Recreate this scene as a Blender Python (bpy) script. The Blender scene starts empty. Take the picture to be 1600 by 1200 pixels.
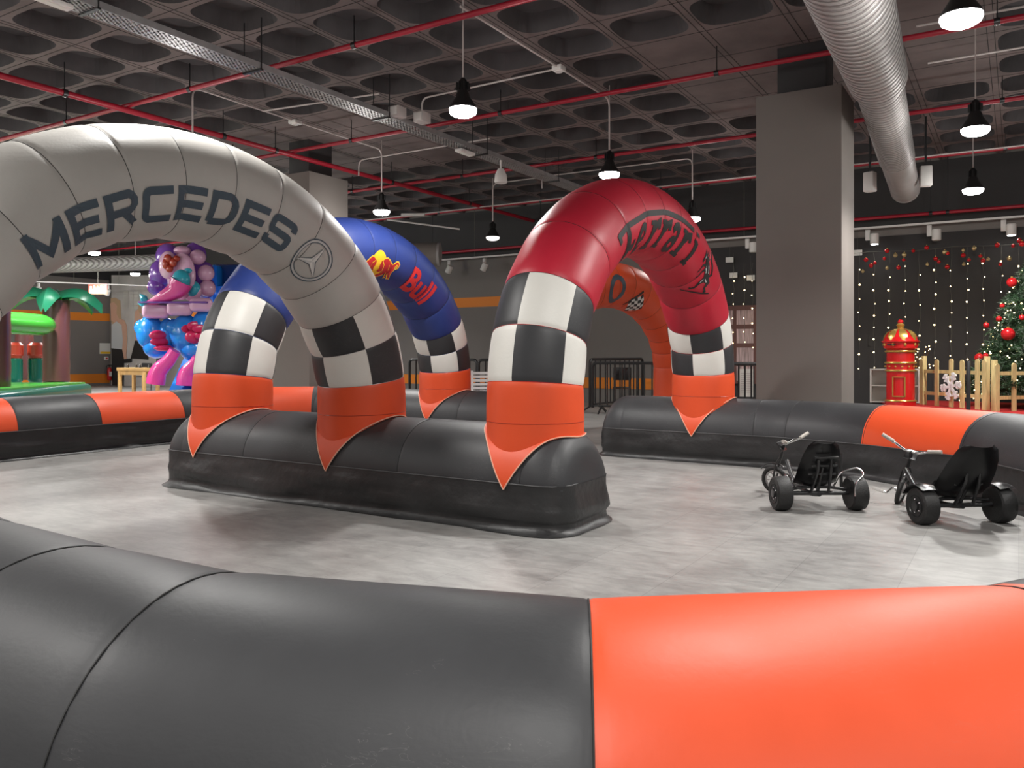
import bpy, bmesh, math, random
from mathutils import Vector, Matrix, Quaternion, noise
random.seed(7)
PI = math.pi
SC = bpy.context.scene
COL = SC.collection
V = Vector
H_EYE = 1.25

# ------------------------------------------------------------------ materials
def mat(name, col, rough=.5, metal=0., bump=0., bscale=30., spec=.5, emit=None, estr=0., var=0., vscale=3., coat=0., stretch=None):
    m = bpy.data.materials.new(name); m.use_nodes = True
    nt = m.node_tree; N = nt.nodes; L = nt.links
    p = N['Principled BSDF']
    p.inputs['Base Color'].default_value = (*col, 1)
    p.inputs['Roughness'].default_value = rough
    p.inputs['Metallic'].default_value = metal
    p.inputs['Specular IOR Level'].default_value = spec
    if coat: p.inputs['Coat Weight'].default_value = coat; p.inputs['Coat Roughness'].default_value = .25
    if emit:
        p.inputs['Emission Color'].default_value = (*emit, 1)
        p.inputs['Emission Strength'].default_value = estr
    if bump or var:
        tc = N.new('ShaderNodeTexCoord'); out = tc.outputs['Object']
        if stretch:
            mp = N.new('ShaderNodeMapping'); mp.inputs['Scale'].default_value = stretch
            L.new(out, mp.inputs['Vector']); out = mp.outputs['Vector']
    if bump:
        nz = N.new('ShaderNodeTexNoise'); nz.inputs['Scale'].default_value = bscale; nz.inputs['Detail'].default_value = 4
        L.new(out, nz.inputs['Vector'])
        b = N.new('ShaderNodeBump'); b.inputs['Strength'].default_value = bump; b.inputs['Distance'].default_value = .02
        L.new(nz.outputs['Fac'], b.inputs['Height']); L.new(b.outputs['Normal'], p.inputs['Normal'])
    if var:
        nz = N.new('ShaderNodeTexNoise'); nz.inputs['Scale'].default_value = vscale; nz.inputs['Detail'].default_value = 6
        L.new(out, nz.inputs['Vector'])
        r = N.new('ShaderNodeValToRGB')
        r.color_ramp.elements[0].position = .3; r.color_ramp.elements[1].position = .7
        r.color_ramp.elements[0].color = (*[c*(1-var) for c in col], 1)
        r.color_ramp.elements[1].color = (*[min(1, c*(1+var)) for c in col], 1)
        L.new(nz.outputs['Fac'], r.inputs['Fac']); L.new(r.outputs['Color'], p.inputs['Base Color'])
    return m

def vinyl(name, col, rough=.34, scratch=.25, dark=.12, bump=.1):
    """inflatable PVC: fine creases, scuffs and a soft sheen"""
    m = bpy.data.materials.new(name); m.use_nodes = True
    nt = m.node_tree; N = nt.nodes; L = nt.links; p = N['Principled BSDF']
    tc = N.new('ShaderNodeTexCoord')
    n1 = N.new('ShaderNodeTexNoise'); n1.inputs['Scale'].default_value = 2.2; n1.inputs['Detail'].default_value = 7; n1.inputs['Roughness'].default_value = .65
    n2 = N.new('ShaderNodeTexNoise'); n2.inputs['Scale'].default_value = 55; n2.inputs['Detail'].default_value = 5
    n3 = N.new('ShaderNodeTexNoise'); n3.inputs['Scale'].default_value = 7; n3.inputs['Detail'].default_value = 3; n3.inputs['Distortion'].default_value = 2.5
    mp = N.new('ShaderNodeMapping'); mp.inputs['Scale'].default_value = (1, 1, 5); mp.inputs['Rotation'].default_value = (.4, .3, .2)
    L.new(tc.outputs['Object'], n1.inputs['Vector']); L.new(tc.outputs['Object'], n2.inputs['Vector'])
    L.new(tc.outputs['Object'], mp.inputs['Vector']); L.new(mp.outputs['Vector'], n3.inputs['Vector'])
    r = N.new('ShaderNodeValToRGB'); e = r.color_ramp.elements
    e[0].position = .3; e[1].position = .72
    e[0].color = (*[c*(1-dark) for c in col], 1); e[1].color = (*[min(1, c*(1+dark*.7)+.003*scratch) for c in col], 1)
    L.new(n1.outputs['Fac'], r.inputs['Fac'])
    # thin scuff lines
    r2 = N.new('ShaderNodeValToRGB'); e = r2.color_ramp.elements
    e[0].position = .492; e[0].color = (0, 0, 0, 1); e[1].position = .5; e[1].color = (1, 1, 1, 1)
    x = e.new(.508); x.color = (0, 0, 0, 1)
    L.new(n3.outputs['Fac'], r2.inputs['Fac'])
    gate = N.new('ShaderNodeMath'); gate.operation = 'MULTIPLY'
    L.new(r2.outputs['Color'], gate.inputs[0]); 
    gt = N.new('ShaderNodeMath'); gt.operation = 'GREATER_THAN'; gt.inputs[1].default_value = .55
    L.new(n1.outputs['Fac'], gt.inputs[0]); L.new(gt.outputs[0], gate.inputs[1])
    g2 = N.new('ShaderNodeMath'); g2.operation = 'MULTIPLY'; g2.inputs[1].default_value = scratch*.5
    L.new(gate.outputs[0], g2.inputs[0])
    mx = N.new('ShaderNodeMix'); mx.data_type = 'RGBA'
    mx.inputs['B'].default_value = (.35, .33, .32, 1)
    L.new(g2.outputs[0], mx.inputs['Factor']); L.new(r.outputs['Color'], mx.inputs['A'])
    L.new(mx.outputs['Result'], p.inputs['Base Color'])
    rr = N.new('ShaderNodeMapRange'); rr.inputs['To Min'].default_value = rough*.85; rr.inputs['To Max'].default_value = rough*1.3
    L.new(n1.outputs['Fac'], rr.inputs['Value']); L.new(rr.outputs['Result'], p.inputs['Roughness'])
    ad = N.new('ShaderNodeMath'); ad.operation = 'ADD'
    m3 = N.new('ShaderNodeMath'); m3.operation = 'MULTIPLY'; m3.inputs[1].default_value = .5
    L.new(n3.outputs['Fac'], m3.inputs[0]); L.new(m3.outputs[0], ad.inputs[0]); L.new(n2.outputs['Fac'], ad.inputs[1])
    b = N.new('ShaderNodeBump'); b.inputs['Strength'].default_value = bump; b.inputs['Distance'].default_value = .015
    L.new(ad.outputs[0], b.inputs['Height']); L.new(b.outputs['Normal'], p.inputs['Normal'])
    p.inputs['Specular IOR Level'].default_value = .5
    return m

M = dict(
 grey=vinyl('grey vinyl', (.50, .485, .455), .45, .15, .06, .05), red=vinyl('red vinyl', (.50, .014, .036), .42, .05, .08, .04),
 blue=vinyl('blue vinyl', (.020, .044, .215), .45, .1, .08, .04), orange=vinyl('orange vinyl', (.74, .078, .017), .47, .08, .06, .03),
 black=vinyl('black vinyl', (.030, .031, .034), .47, .3, .15, .035), white=vinyl('white vinyl', (.74, .73, .68), .45, .3, .05, .06),
 skirt=mat('black tarpaulin skirt', (.020, .0203, .021), .42, bump=.45, bscale=9, var=.25, vscale=5),
 piping=mat('pale piping', (.78, .42, .3), .5), blackseam=mat('dark seam', (.01, .01, .01), .6),
 ink=vinyl('slate print', (.055, .085, .115), .45, .05, .1, .08), inkblack=vinyl('black print', (.014, .016, .016), .5, .2, .1, .08),
 seamgrey=mat('grey seam edge', (.06, .06, .062), .5), silver=mat('silver print', (.55, .55, .54), .45), yellow=mat('yellow print', (.92, .56, .03), .45), redink=mat('red print', (.62, .03, .03), .45),
 bullred=mat('dark red print', (.50, .02, .025), .45),
 wall=mat('dark taupe wall', (.20, .183, .168), .75, bump=.06, bscale=60, var=.06, vscale=.6),
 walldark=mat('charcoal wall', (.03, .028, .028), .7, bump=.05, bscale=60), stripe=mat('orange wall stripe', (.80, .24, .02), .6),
 pillar=mat('taupe pillar paint', (.19, .168, .152), .7, bump=.05, bscale=80, var=.05, vscale=1.0),
 pillardark=mat('dark column neck', (.035, .033, .034), .7),
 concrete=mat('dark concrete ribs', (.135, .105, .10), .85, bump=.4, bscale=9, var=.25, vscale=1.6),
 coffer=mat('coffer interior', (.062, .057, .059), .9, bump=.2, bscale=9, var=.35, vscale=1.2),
 groove=mat('formwork joint', (.02, .017, .016), .9),
 pipe=mat('red painted pipe', (.34, .010, .026), .4), galv=mat('galvanised steel', (.46, .45, .45), .42, .75, bump=.15, bscale=18, var=.15, vscale=6),
 conduit=mat('white conduit', (.52, .47, .45), .5), whitepl=mat('white plastic', (.72, .70, .67), .45),
 lampbody=mat('black lamp housing', (.012, .012, .012), .4), lampglow=mat('lamp diffuser', (1, 1, 1), .5, emit=(1, .99, .96), estr=40),
 lampoff=mat('dim diffuser', (.8, .8, .8), .5, emit=(1, .98, .94), estr=1.2),
 tyre=mat('black rubber', (.012, .012, .012), .55, bump=.2, bscale=90), blackmetal=mat('black metal', (.013, .013, .014), .35, .0, coat=.3),
 chrome=mat('chrome', (.75, .75, .75), .2, 1.), grip=mat('grip rubber', (.45, .42, .38), .6), seatm=mat('black seat shell', (.010, .010, .011), .3, coat=.4),
 wood=mat('pale pine', (.66, .52, .24), .6, bump=.2, bscale=12, var=.2, vscale=4, stretch=(6, 6, 1)), tablewood=mat('varnished pine', (.55, .33, .12), .5, var=.2, vscale=5),
 snow=mat('white felt', (.85, .84, .84), .8), carpet=mat('red carpet', (.42, .012, .012), .95, bump=.5, bscale=120),
 mailred=mat('glossy red lacquer', (.62, .01, .012), .25, coat=.5), gold=mat('gold paint', (.62, .40, .10), .3, .7),
 pine=mat('frosted needles', (.035, .085, .035), .8, var=.9, vscale=7), frost=mat('frosted tips', (.30, .36, .30), .9), trunkm=mat('brown bark', (.08, .04, .02), .9),
 bred=mat('red bauble', (.62, .015, .02), .25, .3), bgold=mat('gold bauble', (.65, .5, .25), .25, .6),
 led=mat('warm led', (1, .8, .4), .5, emit=(1, .78, .40), estr=9), wire=mat('thin wire', (.12, .12, .10), .6),
 pink=mat('shiny pink vinyl', (.72, .06, .30), .18, bump=.1, bscale=8, coat=.5), palepink=mat('pale pink vinyl', (.70, .40, .58), .22, coat=.5, bump=.1, bscale=8),
 purple=mat('purple vinyl', (.16, .05, .35), .22, coat=.5), cyan=mat('bright blue vinyl', (.01, .22, .72), .2, coat=.5, bump=.1, bscale=8), teal=mat('teal print', (.04, .42, .55), .3),
 navy=mat('navy vinyl', (.008, .05, .20), .3), hotred=mat('crimson print', (.55, .02, .10), .3),
 green=mat('bright green vinyl', (.04, .33, .03), .25, coat=.4), dgreen=mat('dark green vinyl', (.004, .10, .065), .22, coat=.5, bump=.2, bscale=6),
 leafd=mat('dark palm green', (.006, .10, .05), .3, coat=.3), brown=mat('brown vinyl', (.09, .030, .028), .35, coat=.2, bump=.15, bscale=9),
 rust=mat('rust red vinyl', (.38, .04, .02), .35),
 skin=mat('printed skin', (.80, .50, .36), .7), hair=mat('printed blond hair', (.66, .46, .28), .7), shirt=mat('printed pale top', (.7, .74, .75), .7),
 muralbg=mat('mural backdrop', (.68, .66, .63), .7, var=.15, vscale=1.2), paper=mat('white paper', (.72, .71, .66), .7), extred=mat('extinguisher red', (.55, .02, .02), .3),
 bookbg=mat('bookcase print wood', (.13, .055, .045), .6), book=mat('bookcase print spines', (.45, .33, .32), .7, var=.5, vscale=40, stretch=(1, 1, .05)),
)

def floor_mat():
    m = bpy.data.materials.new('grey stone-look vinyl floor'); m.use_nodes = True
    nt = m.node_tree; N = nt.nodes; L = nt.links; p = N['Principled BSDF']
    tc = N.new('ShaderNodeTexCoord')
    n1 = N.new('ShaderNodeTexNoise'); n1.inputs['Scale'].default_value = 1.3; n1.inputs['Detail'].default_value = 9; n1.inputs['Roughness'].default_value = .62
    mp = N.new('ShaderNodeMapping'); mp.inputs['Scale'].default_value = (1, 2.4, 1); L.new(tc.outputs['Object'], mp.inputs['Vector'])
    n2 = N.new('ShaderNodeTexNoise'); n2.inputs['Scale'].default_value = 5; n2.inputs['Detail'].default_value = 8; n2.inputs['Roughness'].default_value = .7; n2.inputs['Distortion'].default_value = .6
    L.new(tc.outputs['Object'], n1.inputs['Vector']); L.new(mp.outputs['Vector'], n2.inputs['Vector'])
    br = N.new('ShaderNodeTexBrick'); br.inputs['Scale'].default_value = 1
    br.inputs['Brick Width'].default_value = 1.1; br.inputs['Row Height'].default_value = .55; br.inputs['Mortar Size'].default_value = .0022
    br.inputs['Color1'].default_value = (.96, .96, .96, 1); br.inputs['Color2'].default_value = (1.03, 1.03, 1.03, 1); br.inputs['Mortar'].default_value = (.76, .76, .76, 1)
    mp2 = N.new('ShaderNodeMapping'); mp2.inputs['Rotation'].default_value = (0, 0, PI/2); L.new(tc.outputs['Object'], mp2.inputs['Vector'])
    L.new(mp2.outputs['Vector'], br.inputs['Vector'])
    av = N.new('ShaderNodeMath'); av.operation = 'ADD'; L.new(n1.outputs['Fac'], av.inputs[0]); L.new(n2.outputs['Fac'], av.inputs[1])
    r = N.new('ShaderNodeValToRGB'); e = r.color_ramp.elements
    e[0].position = .38; e[0].color = (.20, .196, .19, 1); e[1].position = .62; e[1].color = (.37, .366, .352, 1)
    hf = N.new('ShaderNodeMath'); hf.operation = 'MULTIPLY'; hf.inputs[1].default_value = .5
    L.new(av.outputs[0], hf.inputs[0]); L.new(hf.outputs[0], r.inputs['Fac'])
    mx = N.new('ShaderNodeMix'); mx.data_type = 'RGBA'; mx.blend_type = 'MULTIPLY'; mx.inputs['Factor'].default_value = 1
    L.new(r.outputs['Color'], mx.inputs['A']); L.new(br.outputs['Color'], mx.inputs['B']); L.new(mx.outputs['Result'], p.inputs['Base Color'])
    rr = N.new('ShaderNodeMapRange'); rr.inputs['To Min'].default_value = .30; rr.inputs['To Max'].default_value = .52
    L.new(n2.outputs['Fac'], rr.inputs['Value']); L.new(rr.outputs['Result'], p.inputs['Roughness'])
    b = N.new('ShaderNodeBump'); b.inputs['Strength'].default_value = .12; b.inputs['Distance'].default_value = .01
    L.new(n2.outputs['Fac'], b.inputs['Height']); L.new(b.outputs['Normal'], p.inputs['Normal'])
    return m
M['floor'] = floor_mat()
def duct_mat():
    m = mat('ribbed duct metal', (.40, .385, .375), .5, .35); nt = m.node_tree; N = nt.nodes; L = nt.links; p = N['Principled BSDF']
    tc = N.new('ShaderNodeTexCoord'); wv = N.new('ShaderNodeTexWave'); wv.bands_direction = 'Y'; wv.inputs['Scale'].default_value = 7.5; wv.inputs['Distortion'].default_value = .15
    L.new(tc.outputs['Object'], wv.inputs['Vector']); r = N.new('ShaderNodeValToRGB'); e = r.color_ramp.elements
    e[0].position = .1; e[0].color = (.19, .175, .17, 1); e[1].position = .5; e[1].color = (.43, .41, .40, 1)
    L.new(wv.outputs['Fac'], r.inputs['Fac']); L.new(r.outputs['Color'], p.inputs['Base Color'])
    b = N.new('ShaderNodeBump'); b.inputs['Strength'].default_value = .6; b.inputs['Distance'].default_value = .02; L.new(wv.outputs['Fac'], b.inputs['Height']); L.new(b.outputs['Normal'], p.inputs['Normal'])
    return m
M['duct'] = duct_mat(); M['ductplain'] = mat('plain duct metal', (.36, .34, .33), .5, .35, var=.1)

# ------------------------------------------------------------------ object helpers
def link(name, bm, mats, parent=None, smooth=True, auto=None):
    me = bpy.data.meshes.new(name); bm.normal_update(); bm.to_mesh(me); bm.free()
    if not isinstance(mats, (list, tuple)): mats = [mats]
    for m in mats: me.materials.append(m)
    if smooth:
        me.polygons.foreach_set('use_smooth', [True]*len(me.polygons))
        try: me.set_sharp_from_angle(angle=math.radians(auto or 40))
        except Exception: pass
    o = bpy.data.objects.new(name, me); COL.objects.link(o)
    if parent: o.parent = parent
    return o
def tag(o, label, cat, group=None, kind=None):
    o['label'] = label; o['category'] = cat
    if group: o['group'] = group
    if kind: o['kind'] = kind
    return o
def thing(name, label, cat, loc=(0, 0, 0), rz=0, group=None):
    o = bpy.data.objects.new(name, None); COL.objects.link(o); o.empty_display_size = .1
    o.location = loc; o.rotation_euler = (0, 0, rz)
    return tag(o, label, cat, group)
def struct(name, bm, mats, smooth=False):
    o = link(name, bm, mats, None, smooth); o['kind'] = 'structure'; return o
def copy_tree(o, parent=None):
    c = o.copy(); COL.objects.link(c); c.parent = parent
    for ch in list(o.children): copy_tree(ch, c)
    return c
def B(): return bmesh.new()
def box(bm, c, s, rot=None, mi=0, bev=0):
    g = bmesh.ops.create_cube(bm, size=1)['verts']
    mt = Matrix.Translation(V(c)) @ (rot.to_4x4() if rot else Matrix()) @ Matrix.Diagonal((*s, 1))
    fs = set(f for v in g for f in v.link_faces)
    bmesh.ops.transform(bm, matrix=mt, verts=g)
    for f in fs: f.material_index = mi
    if bev:
        es = list(set(e for v in g for e in v.link_edges))
        r = bmesh.ops.bevel(bm, geom=es, offset=bev, segments=2, affect='EDGES', profile=.5)
        for f in r['faces']: f.material_index = mi
def boxr(bm, x0, x1, y0, y1, z0, z1, mi=0, bev=0):
    box(bm, ((x0+x1)/2, (y0+y1)/2, (z0+z1)/2), (abs(x1-x0), abs(y1-y0), abs(z1-z0)), None, mi, bev)
def frame_of(d):
    d = d.normalized(); a = V((0, 0, 1)) if abs(d.z) < .9 else V((1, 0, 0))
    x = a.cross(d).normalized(); return x, d.cross(x)
def tube(bm, pts, r, n=12, cap=True, mi=0, closed=False):
    """sweep a circle along pts; r may be a list"""
    pts = [V(p) for p in pts]; K = len(pts)
    rs = r if isinstance(r, (list, tuple)) else [r]*K
    rings = []; x = None
    for i, p in enumerate(pts):
        if closed: t = (pts[(i+1) % K]-pts[i-1])
        else: t = pts[min(i+1, K-1)]-pts[max(i-1, 0)]
        t.normalize()
        if x is None: x, _ = frame_of(t)
        x = (x - t*x.dot(t)).normalized(); y = t.cross(x)
        rings.append([bm.verts.new(p + (x*math.cos(2*PI*j/n) + y*math.sin(2*PI*j/n))*rs[i]) for j in range(n)])
    for i in range(K if closed else K-1):
        a, b = rings[i], rings[(i+1) % K]
        for j in range(n):
            f = bm.faces.new((a[j], a[(j+1) % n], b[(j+1) % n], b[j])); f.material_index = mi
    if cap and not closed:
        f = bm.faces.new(rings[0][::-1]); f.material_index = mi
        f = bm.faces.new(rings[-1]); f.material_index = mi
def lathe(bm, prof, c=(0, 0, 0), n=24, mi=0, axis='z', rib=None):
    """prof: (r, h) pairs"""
    rings = []
    for r, h in prof:
        ring = []
        for j in range(n):
            a = 2*PI*j/n; rr = r*(rib(a) if rib else 1)
            p = (rr*math.cos(a), rr*math.sin(a), h)
            if axis == 'x': p = (p[2], p[0], p[1])
            if axis == 'y': p = (p[0], p[2], p[1])
            ring.append(bm.verts.new(V(c)+V(p)))
        rings.append(ring)
    for a, b in zip(rings, rings[1:]):
        for j in range(n):
            f = bm.faces.new((a[j], a[(j+1) % n], b[(j+1) % n], b[j])); f.material_index = mi
    for ring, rv in ((rings[0], True), (rings[-1], False)):
        f = bm.faces.new(ring[::-1] if rv else ring); f.material_index = mi
    bmesh.ops.recalc_face_normals(bm, faces=bm.faces[:])
def ball(bm, c, r, n=12, sc=(1, 1, 1), mi=0):
    g = bmesh.ops.create_uvsphere(bm, u_segments=n, v_segments=max(6, n*2//3), radius=r)['verts']
    bmesh.ops.transform(bm, matrix=Matrix.Translation(V(c)) @ Matrix.Diagonal((*sc, 1)), verts=g)
    for f in set(f for v in g for f in v.link_faces): f.material_index = mi
def bent(pts, r=.1, k=5):
    """round the inner corners of a polyline"""
    pts = [V(p) for p in pts]; out = [pts[0]]
    for a, b, c in zip(pts, pts[1:], pts[2:]):
        u = (a-b); w = (c-b); rr = min(r, u.length*.48, w.length*.48)
        p0 = b+u.normalized()*rr; p1 = b+w.normalized()*rr
        for i in range(k+1):
            t = i/k; out.append(p0*(1-t)**2 + b*2*t*(1-t) + p1*t*t)
    out.append(pts[-1]); return out

# ------------------------------------------------------------------ camera
f_px = 1275.0
cam = bpy.data.cameras.new('camera'); co = bpy.data.objects.new('camera', cam); COL.objects.link(co)
yaw = math.atan(792/1275)
co.location = (0, 0, H_EYE); co.rotation_euler = (PI/2, 0, yaw)
cam.sensor_width = 36; cam.sensor_fit = 'HORIZONTAL'; cam.lens = 36*f_px/1600
cam.shift_y = -(600-552)/1600.0
cam.clip_start = .05; cam.clip_end = 200
SC.camera = co
FW = V((-math.sin(yaw), math.cos(yaw), 0)); RT = V((math.cos(yaw), math.sin(yaw), 0))

# ------------------------------------------------------------------ room shell
XL, XR, YN, YB, ZC = -30.2, 7.0, -6.0, 18.8, 5.2
bm = B(); boxr(bm, XL-.2, XR+.2, YN-.2, YB+.2, -.1, 0); struct('floor', bm, M['floor'])
bm = B(); boxr(bm, XL-.2, XL, YN, YB, 0, ZC+.6); struct('wall_left', bm, M['wall'])
bm = B(); boxr(bm, XL-.2, XR+.2, YB, YB+.2, 0, ZC+.6); struct('wall_back', bm, M['wall'])
bm = B(); boxr(bm, XR, XR+.2, YN, YB, 0, ZC+.6); struct('wall_right', bm, M['wall'])
bm = B(); boxr(bm, XL-.2, XR+.2, YN-.2, YN, 0, ZC+.6); struct('wall_near', bm, M['wall'])
# wall bands: orange stripes, charcoal christmas wall, darker wall tops
def band(name, p, m):
    bm = B(); boxr(bm, *p); struct(name, bm, m)
band('trim_1', (XL, XL+.012, 2, YB, .0+.10, .46), M['stripe'])
band('trim_2', (XL, XL+.012, 2, YB, 2.50, 2.80), M['stripe'])
band('trim_3', (-25.5, -6.5, YB-.012, YB, .36, .63), M['stripe'])
band('trim_4', (-25.5, -8.2, YB-.012, YB, 2.54, 2.81), M['stripe'])
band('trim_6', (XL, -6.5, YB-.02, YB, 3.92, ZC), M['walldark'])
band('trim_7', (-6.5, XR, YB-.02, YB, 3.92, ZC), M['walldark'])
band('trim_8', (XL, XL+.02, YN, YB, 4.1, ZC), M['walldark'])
band('trim_5', (-6.5, XR, YB-.02, YB, 0, 3.72), M['walldark'])

# waffle slab
def ceiling():
    bm = B(); NX = 1.0; NY = .955
    X0, Y0 = -.3, 5.92; n = 28
    def solid(i, j):
        cx, cy = X0-i*NX+.5*NX, Y0+j*NY+.5*NY
        for (a, b_, c, d) in ((-4.3, -.3, 9.74, 13.56), (-13.3, -9.3, 9.74, 13.56), (-22.3, -18.3, 9.74, 13.56), (-31, -28.3, 9.74, 13.56)):
            if a < cx < b_ and c < cy < d: return True
        return False
    for i in range(-7, 31):
        for j in range(-6, 14):
            x1 = X0-i*NX+NX; x0 = x1-NX; y0 = Y0+j*NY; y1 = y0+NY
            if x0 > XR or y0 > YB: continue
            if solid(i, j):
                q = [bm.verts.new(p) for p in ((x0, y0, ZC), (x0, y1, ZC), (x1, y1, ZC), (x1, y0, ZC))]
                bm.faces.new(q); continue
            cx, cy = (x0+x1)/2, (y0+y1)/2
            inner = []; top = []; outer = []
            for k in range(n):
                a = 2*PI*(k+.5)/n; c, s = math.cos(a), math.sin(a)
                e = 2/3.6; hx, hy = .43, .405
                px = math.copysign(abs(c)**e, c); py = math.copysign(abs(s)**e, s)
                inner.append(bm.verts.new((cx+hx*px, cy+hy*py, ZC)))
                top.append(bm.verts.new((cx+hx*.86*px, cy+hy*.86*py, ZC+.22)))
                mm = max(abs(c), abs(s)); outer.append(bm.verts.new((cx+NX/2*c/mm, cy+NY/2*s/mm, ZC)))
            for k in range(n):
                l = (k+1) % n
                bm.faces.new((outer[k], outer[l], inner[l], inner[k]))
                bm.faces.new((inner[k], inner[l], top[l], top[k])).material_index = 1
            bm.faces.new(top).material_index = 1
            # square corners missed by the radial outline
            for sx in (-1, 1):
                for sy in (-1, 1):
                    cv = bm.verts.new((cx+sx*NX/2, cy+sy*NY/2, ZC))
                    near = sorted(outer, key=lambda v: (v.co-cv.co).length)[:2]
                    bm.faces.new((cv, near[0], near[1]))
    for i in range(-7, 31):    # hairline formwork joints beside the ribs
        x = X0-i*NX
        if XL < x < XR:
            for dx in (-.035, .045):
                boxr(bm, x+dx-.004, x+dx+.004, 0.3, YB, ZC-.003, ZC+.001, 2)
    for j in range(-6, 14):
        y = Y0+j*NY; boxr(bm, XL, XR, y-.004, y+.004, ZC-.003, ZC+.001, 2)
    boxr(bm, XL-.2, XR+.2, YN, .3, ZC, ZC+.1); boxr(bm, XL-.2, XR+.2, YN, YB, ZC+.5, ZC+.6)
    o = struct('ceiling', bm, [M['concrete'], M['coffer'], M['groove']])
    return o
ceiling()

def pillar(x0, x1, y0, y1, label):
    t = thing('square_pillar', label, 'pillar', ((x0+x1)/2, (y0+y1)/2, 0))
    w, d = x1-x0, y1-y0
    bm = B(); boxr(bm, -w/2, w/2, -d/2, d/2, 0, 4.55, bev=.006); link('cladding', bm, M['pillar'], t)
    bm = B(); boxr(bm, -w/2+.22, w/2-.22, -d/2+.2, d/2-.2, 4.55, ZC, bev=.004); link('column_neck', bm, M['pillardark'], t)
    return t
pillar(-2.88, -1.84, 10.6, 11.47, 'broad taupe square pillar standing behind the track, right of the red arch')
p2 = pillar(-11.85, -10.9, 10.6, 11.6, 'dim square pillar seen above the blue and grey arches')

# ------------------------------------------------------------------ barriers
def resample(pts, ds=.04, smooth=.12, closed=False):
    """planar polyline -> evenly sampled, lightly rounded; returns points, tangents, arclengths, joint arclengths"""
    pts = [V((p[0], p[1], 0)) for p in pts]
    seg = [(b-a).length for a, b in zip(pts, pts[1:])]
    Ltot = sum(seg); n = int(Ltot/ds)+1; joints = [sum(seg[:i]) for i in range(len(pts))]
    def at(s):
        s = min(max(s, 0), Ltot)
        for i, l in enumerate(seg):
            if s <= l or i == len(seg)-1: return pts[i]+(pts[i+1]-pts[i])*(s/l)
            s -= l
    P = [at(Ltot*i/(n-1)) for i in range(n)]
    k = max(1, int(smooth/(Ltot/(n-1))))
    for _ in range(2):
        Q = []
        for i in range(n):
            kk = min(k, i, n-1-i); w = P[i-kk:i+kk+1]; q = V((0, 0, 0))
            for x in w: q += x
            Q.append(q/len(w))
        P = Q
    T = [(P[min(i+1, n-1)]-P[max(i-1, 0)]).normalized() for i in range(n)]
    S = [Ltot*i/(n-1) for i in range(n)]
    return P, T, S, joints, Ltot
BW, BZ, BT = .43, .31, .41     # half width, centre height, top half height
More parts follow.
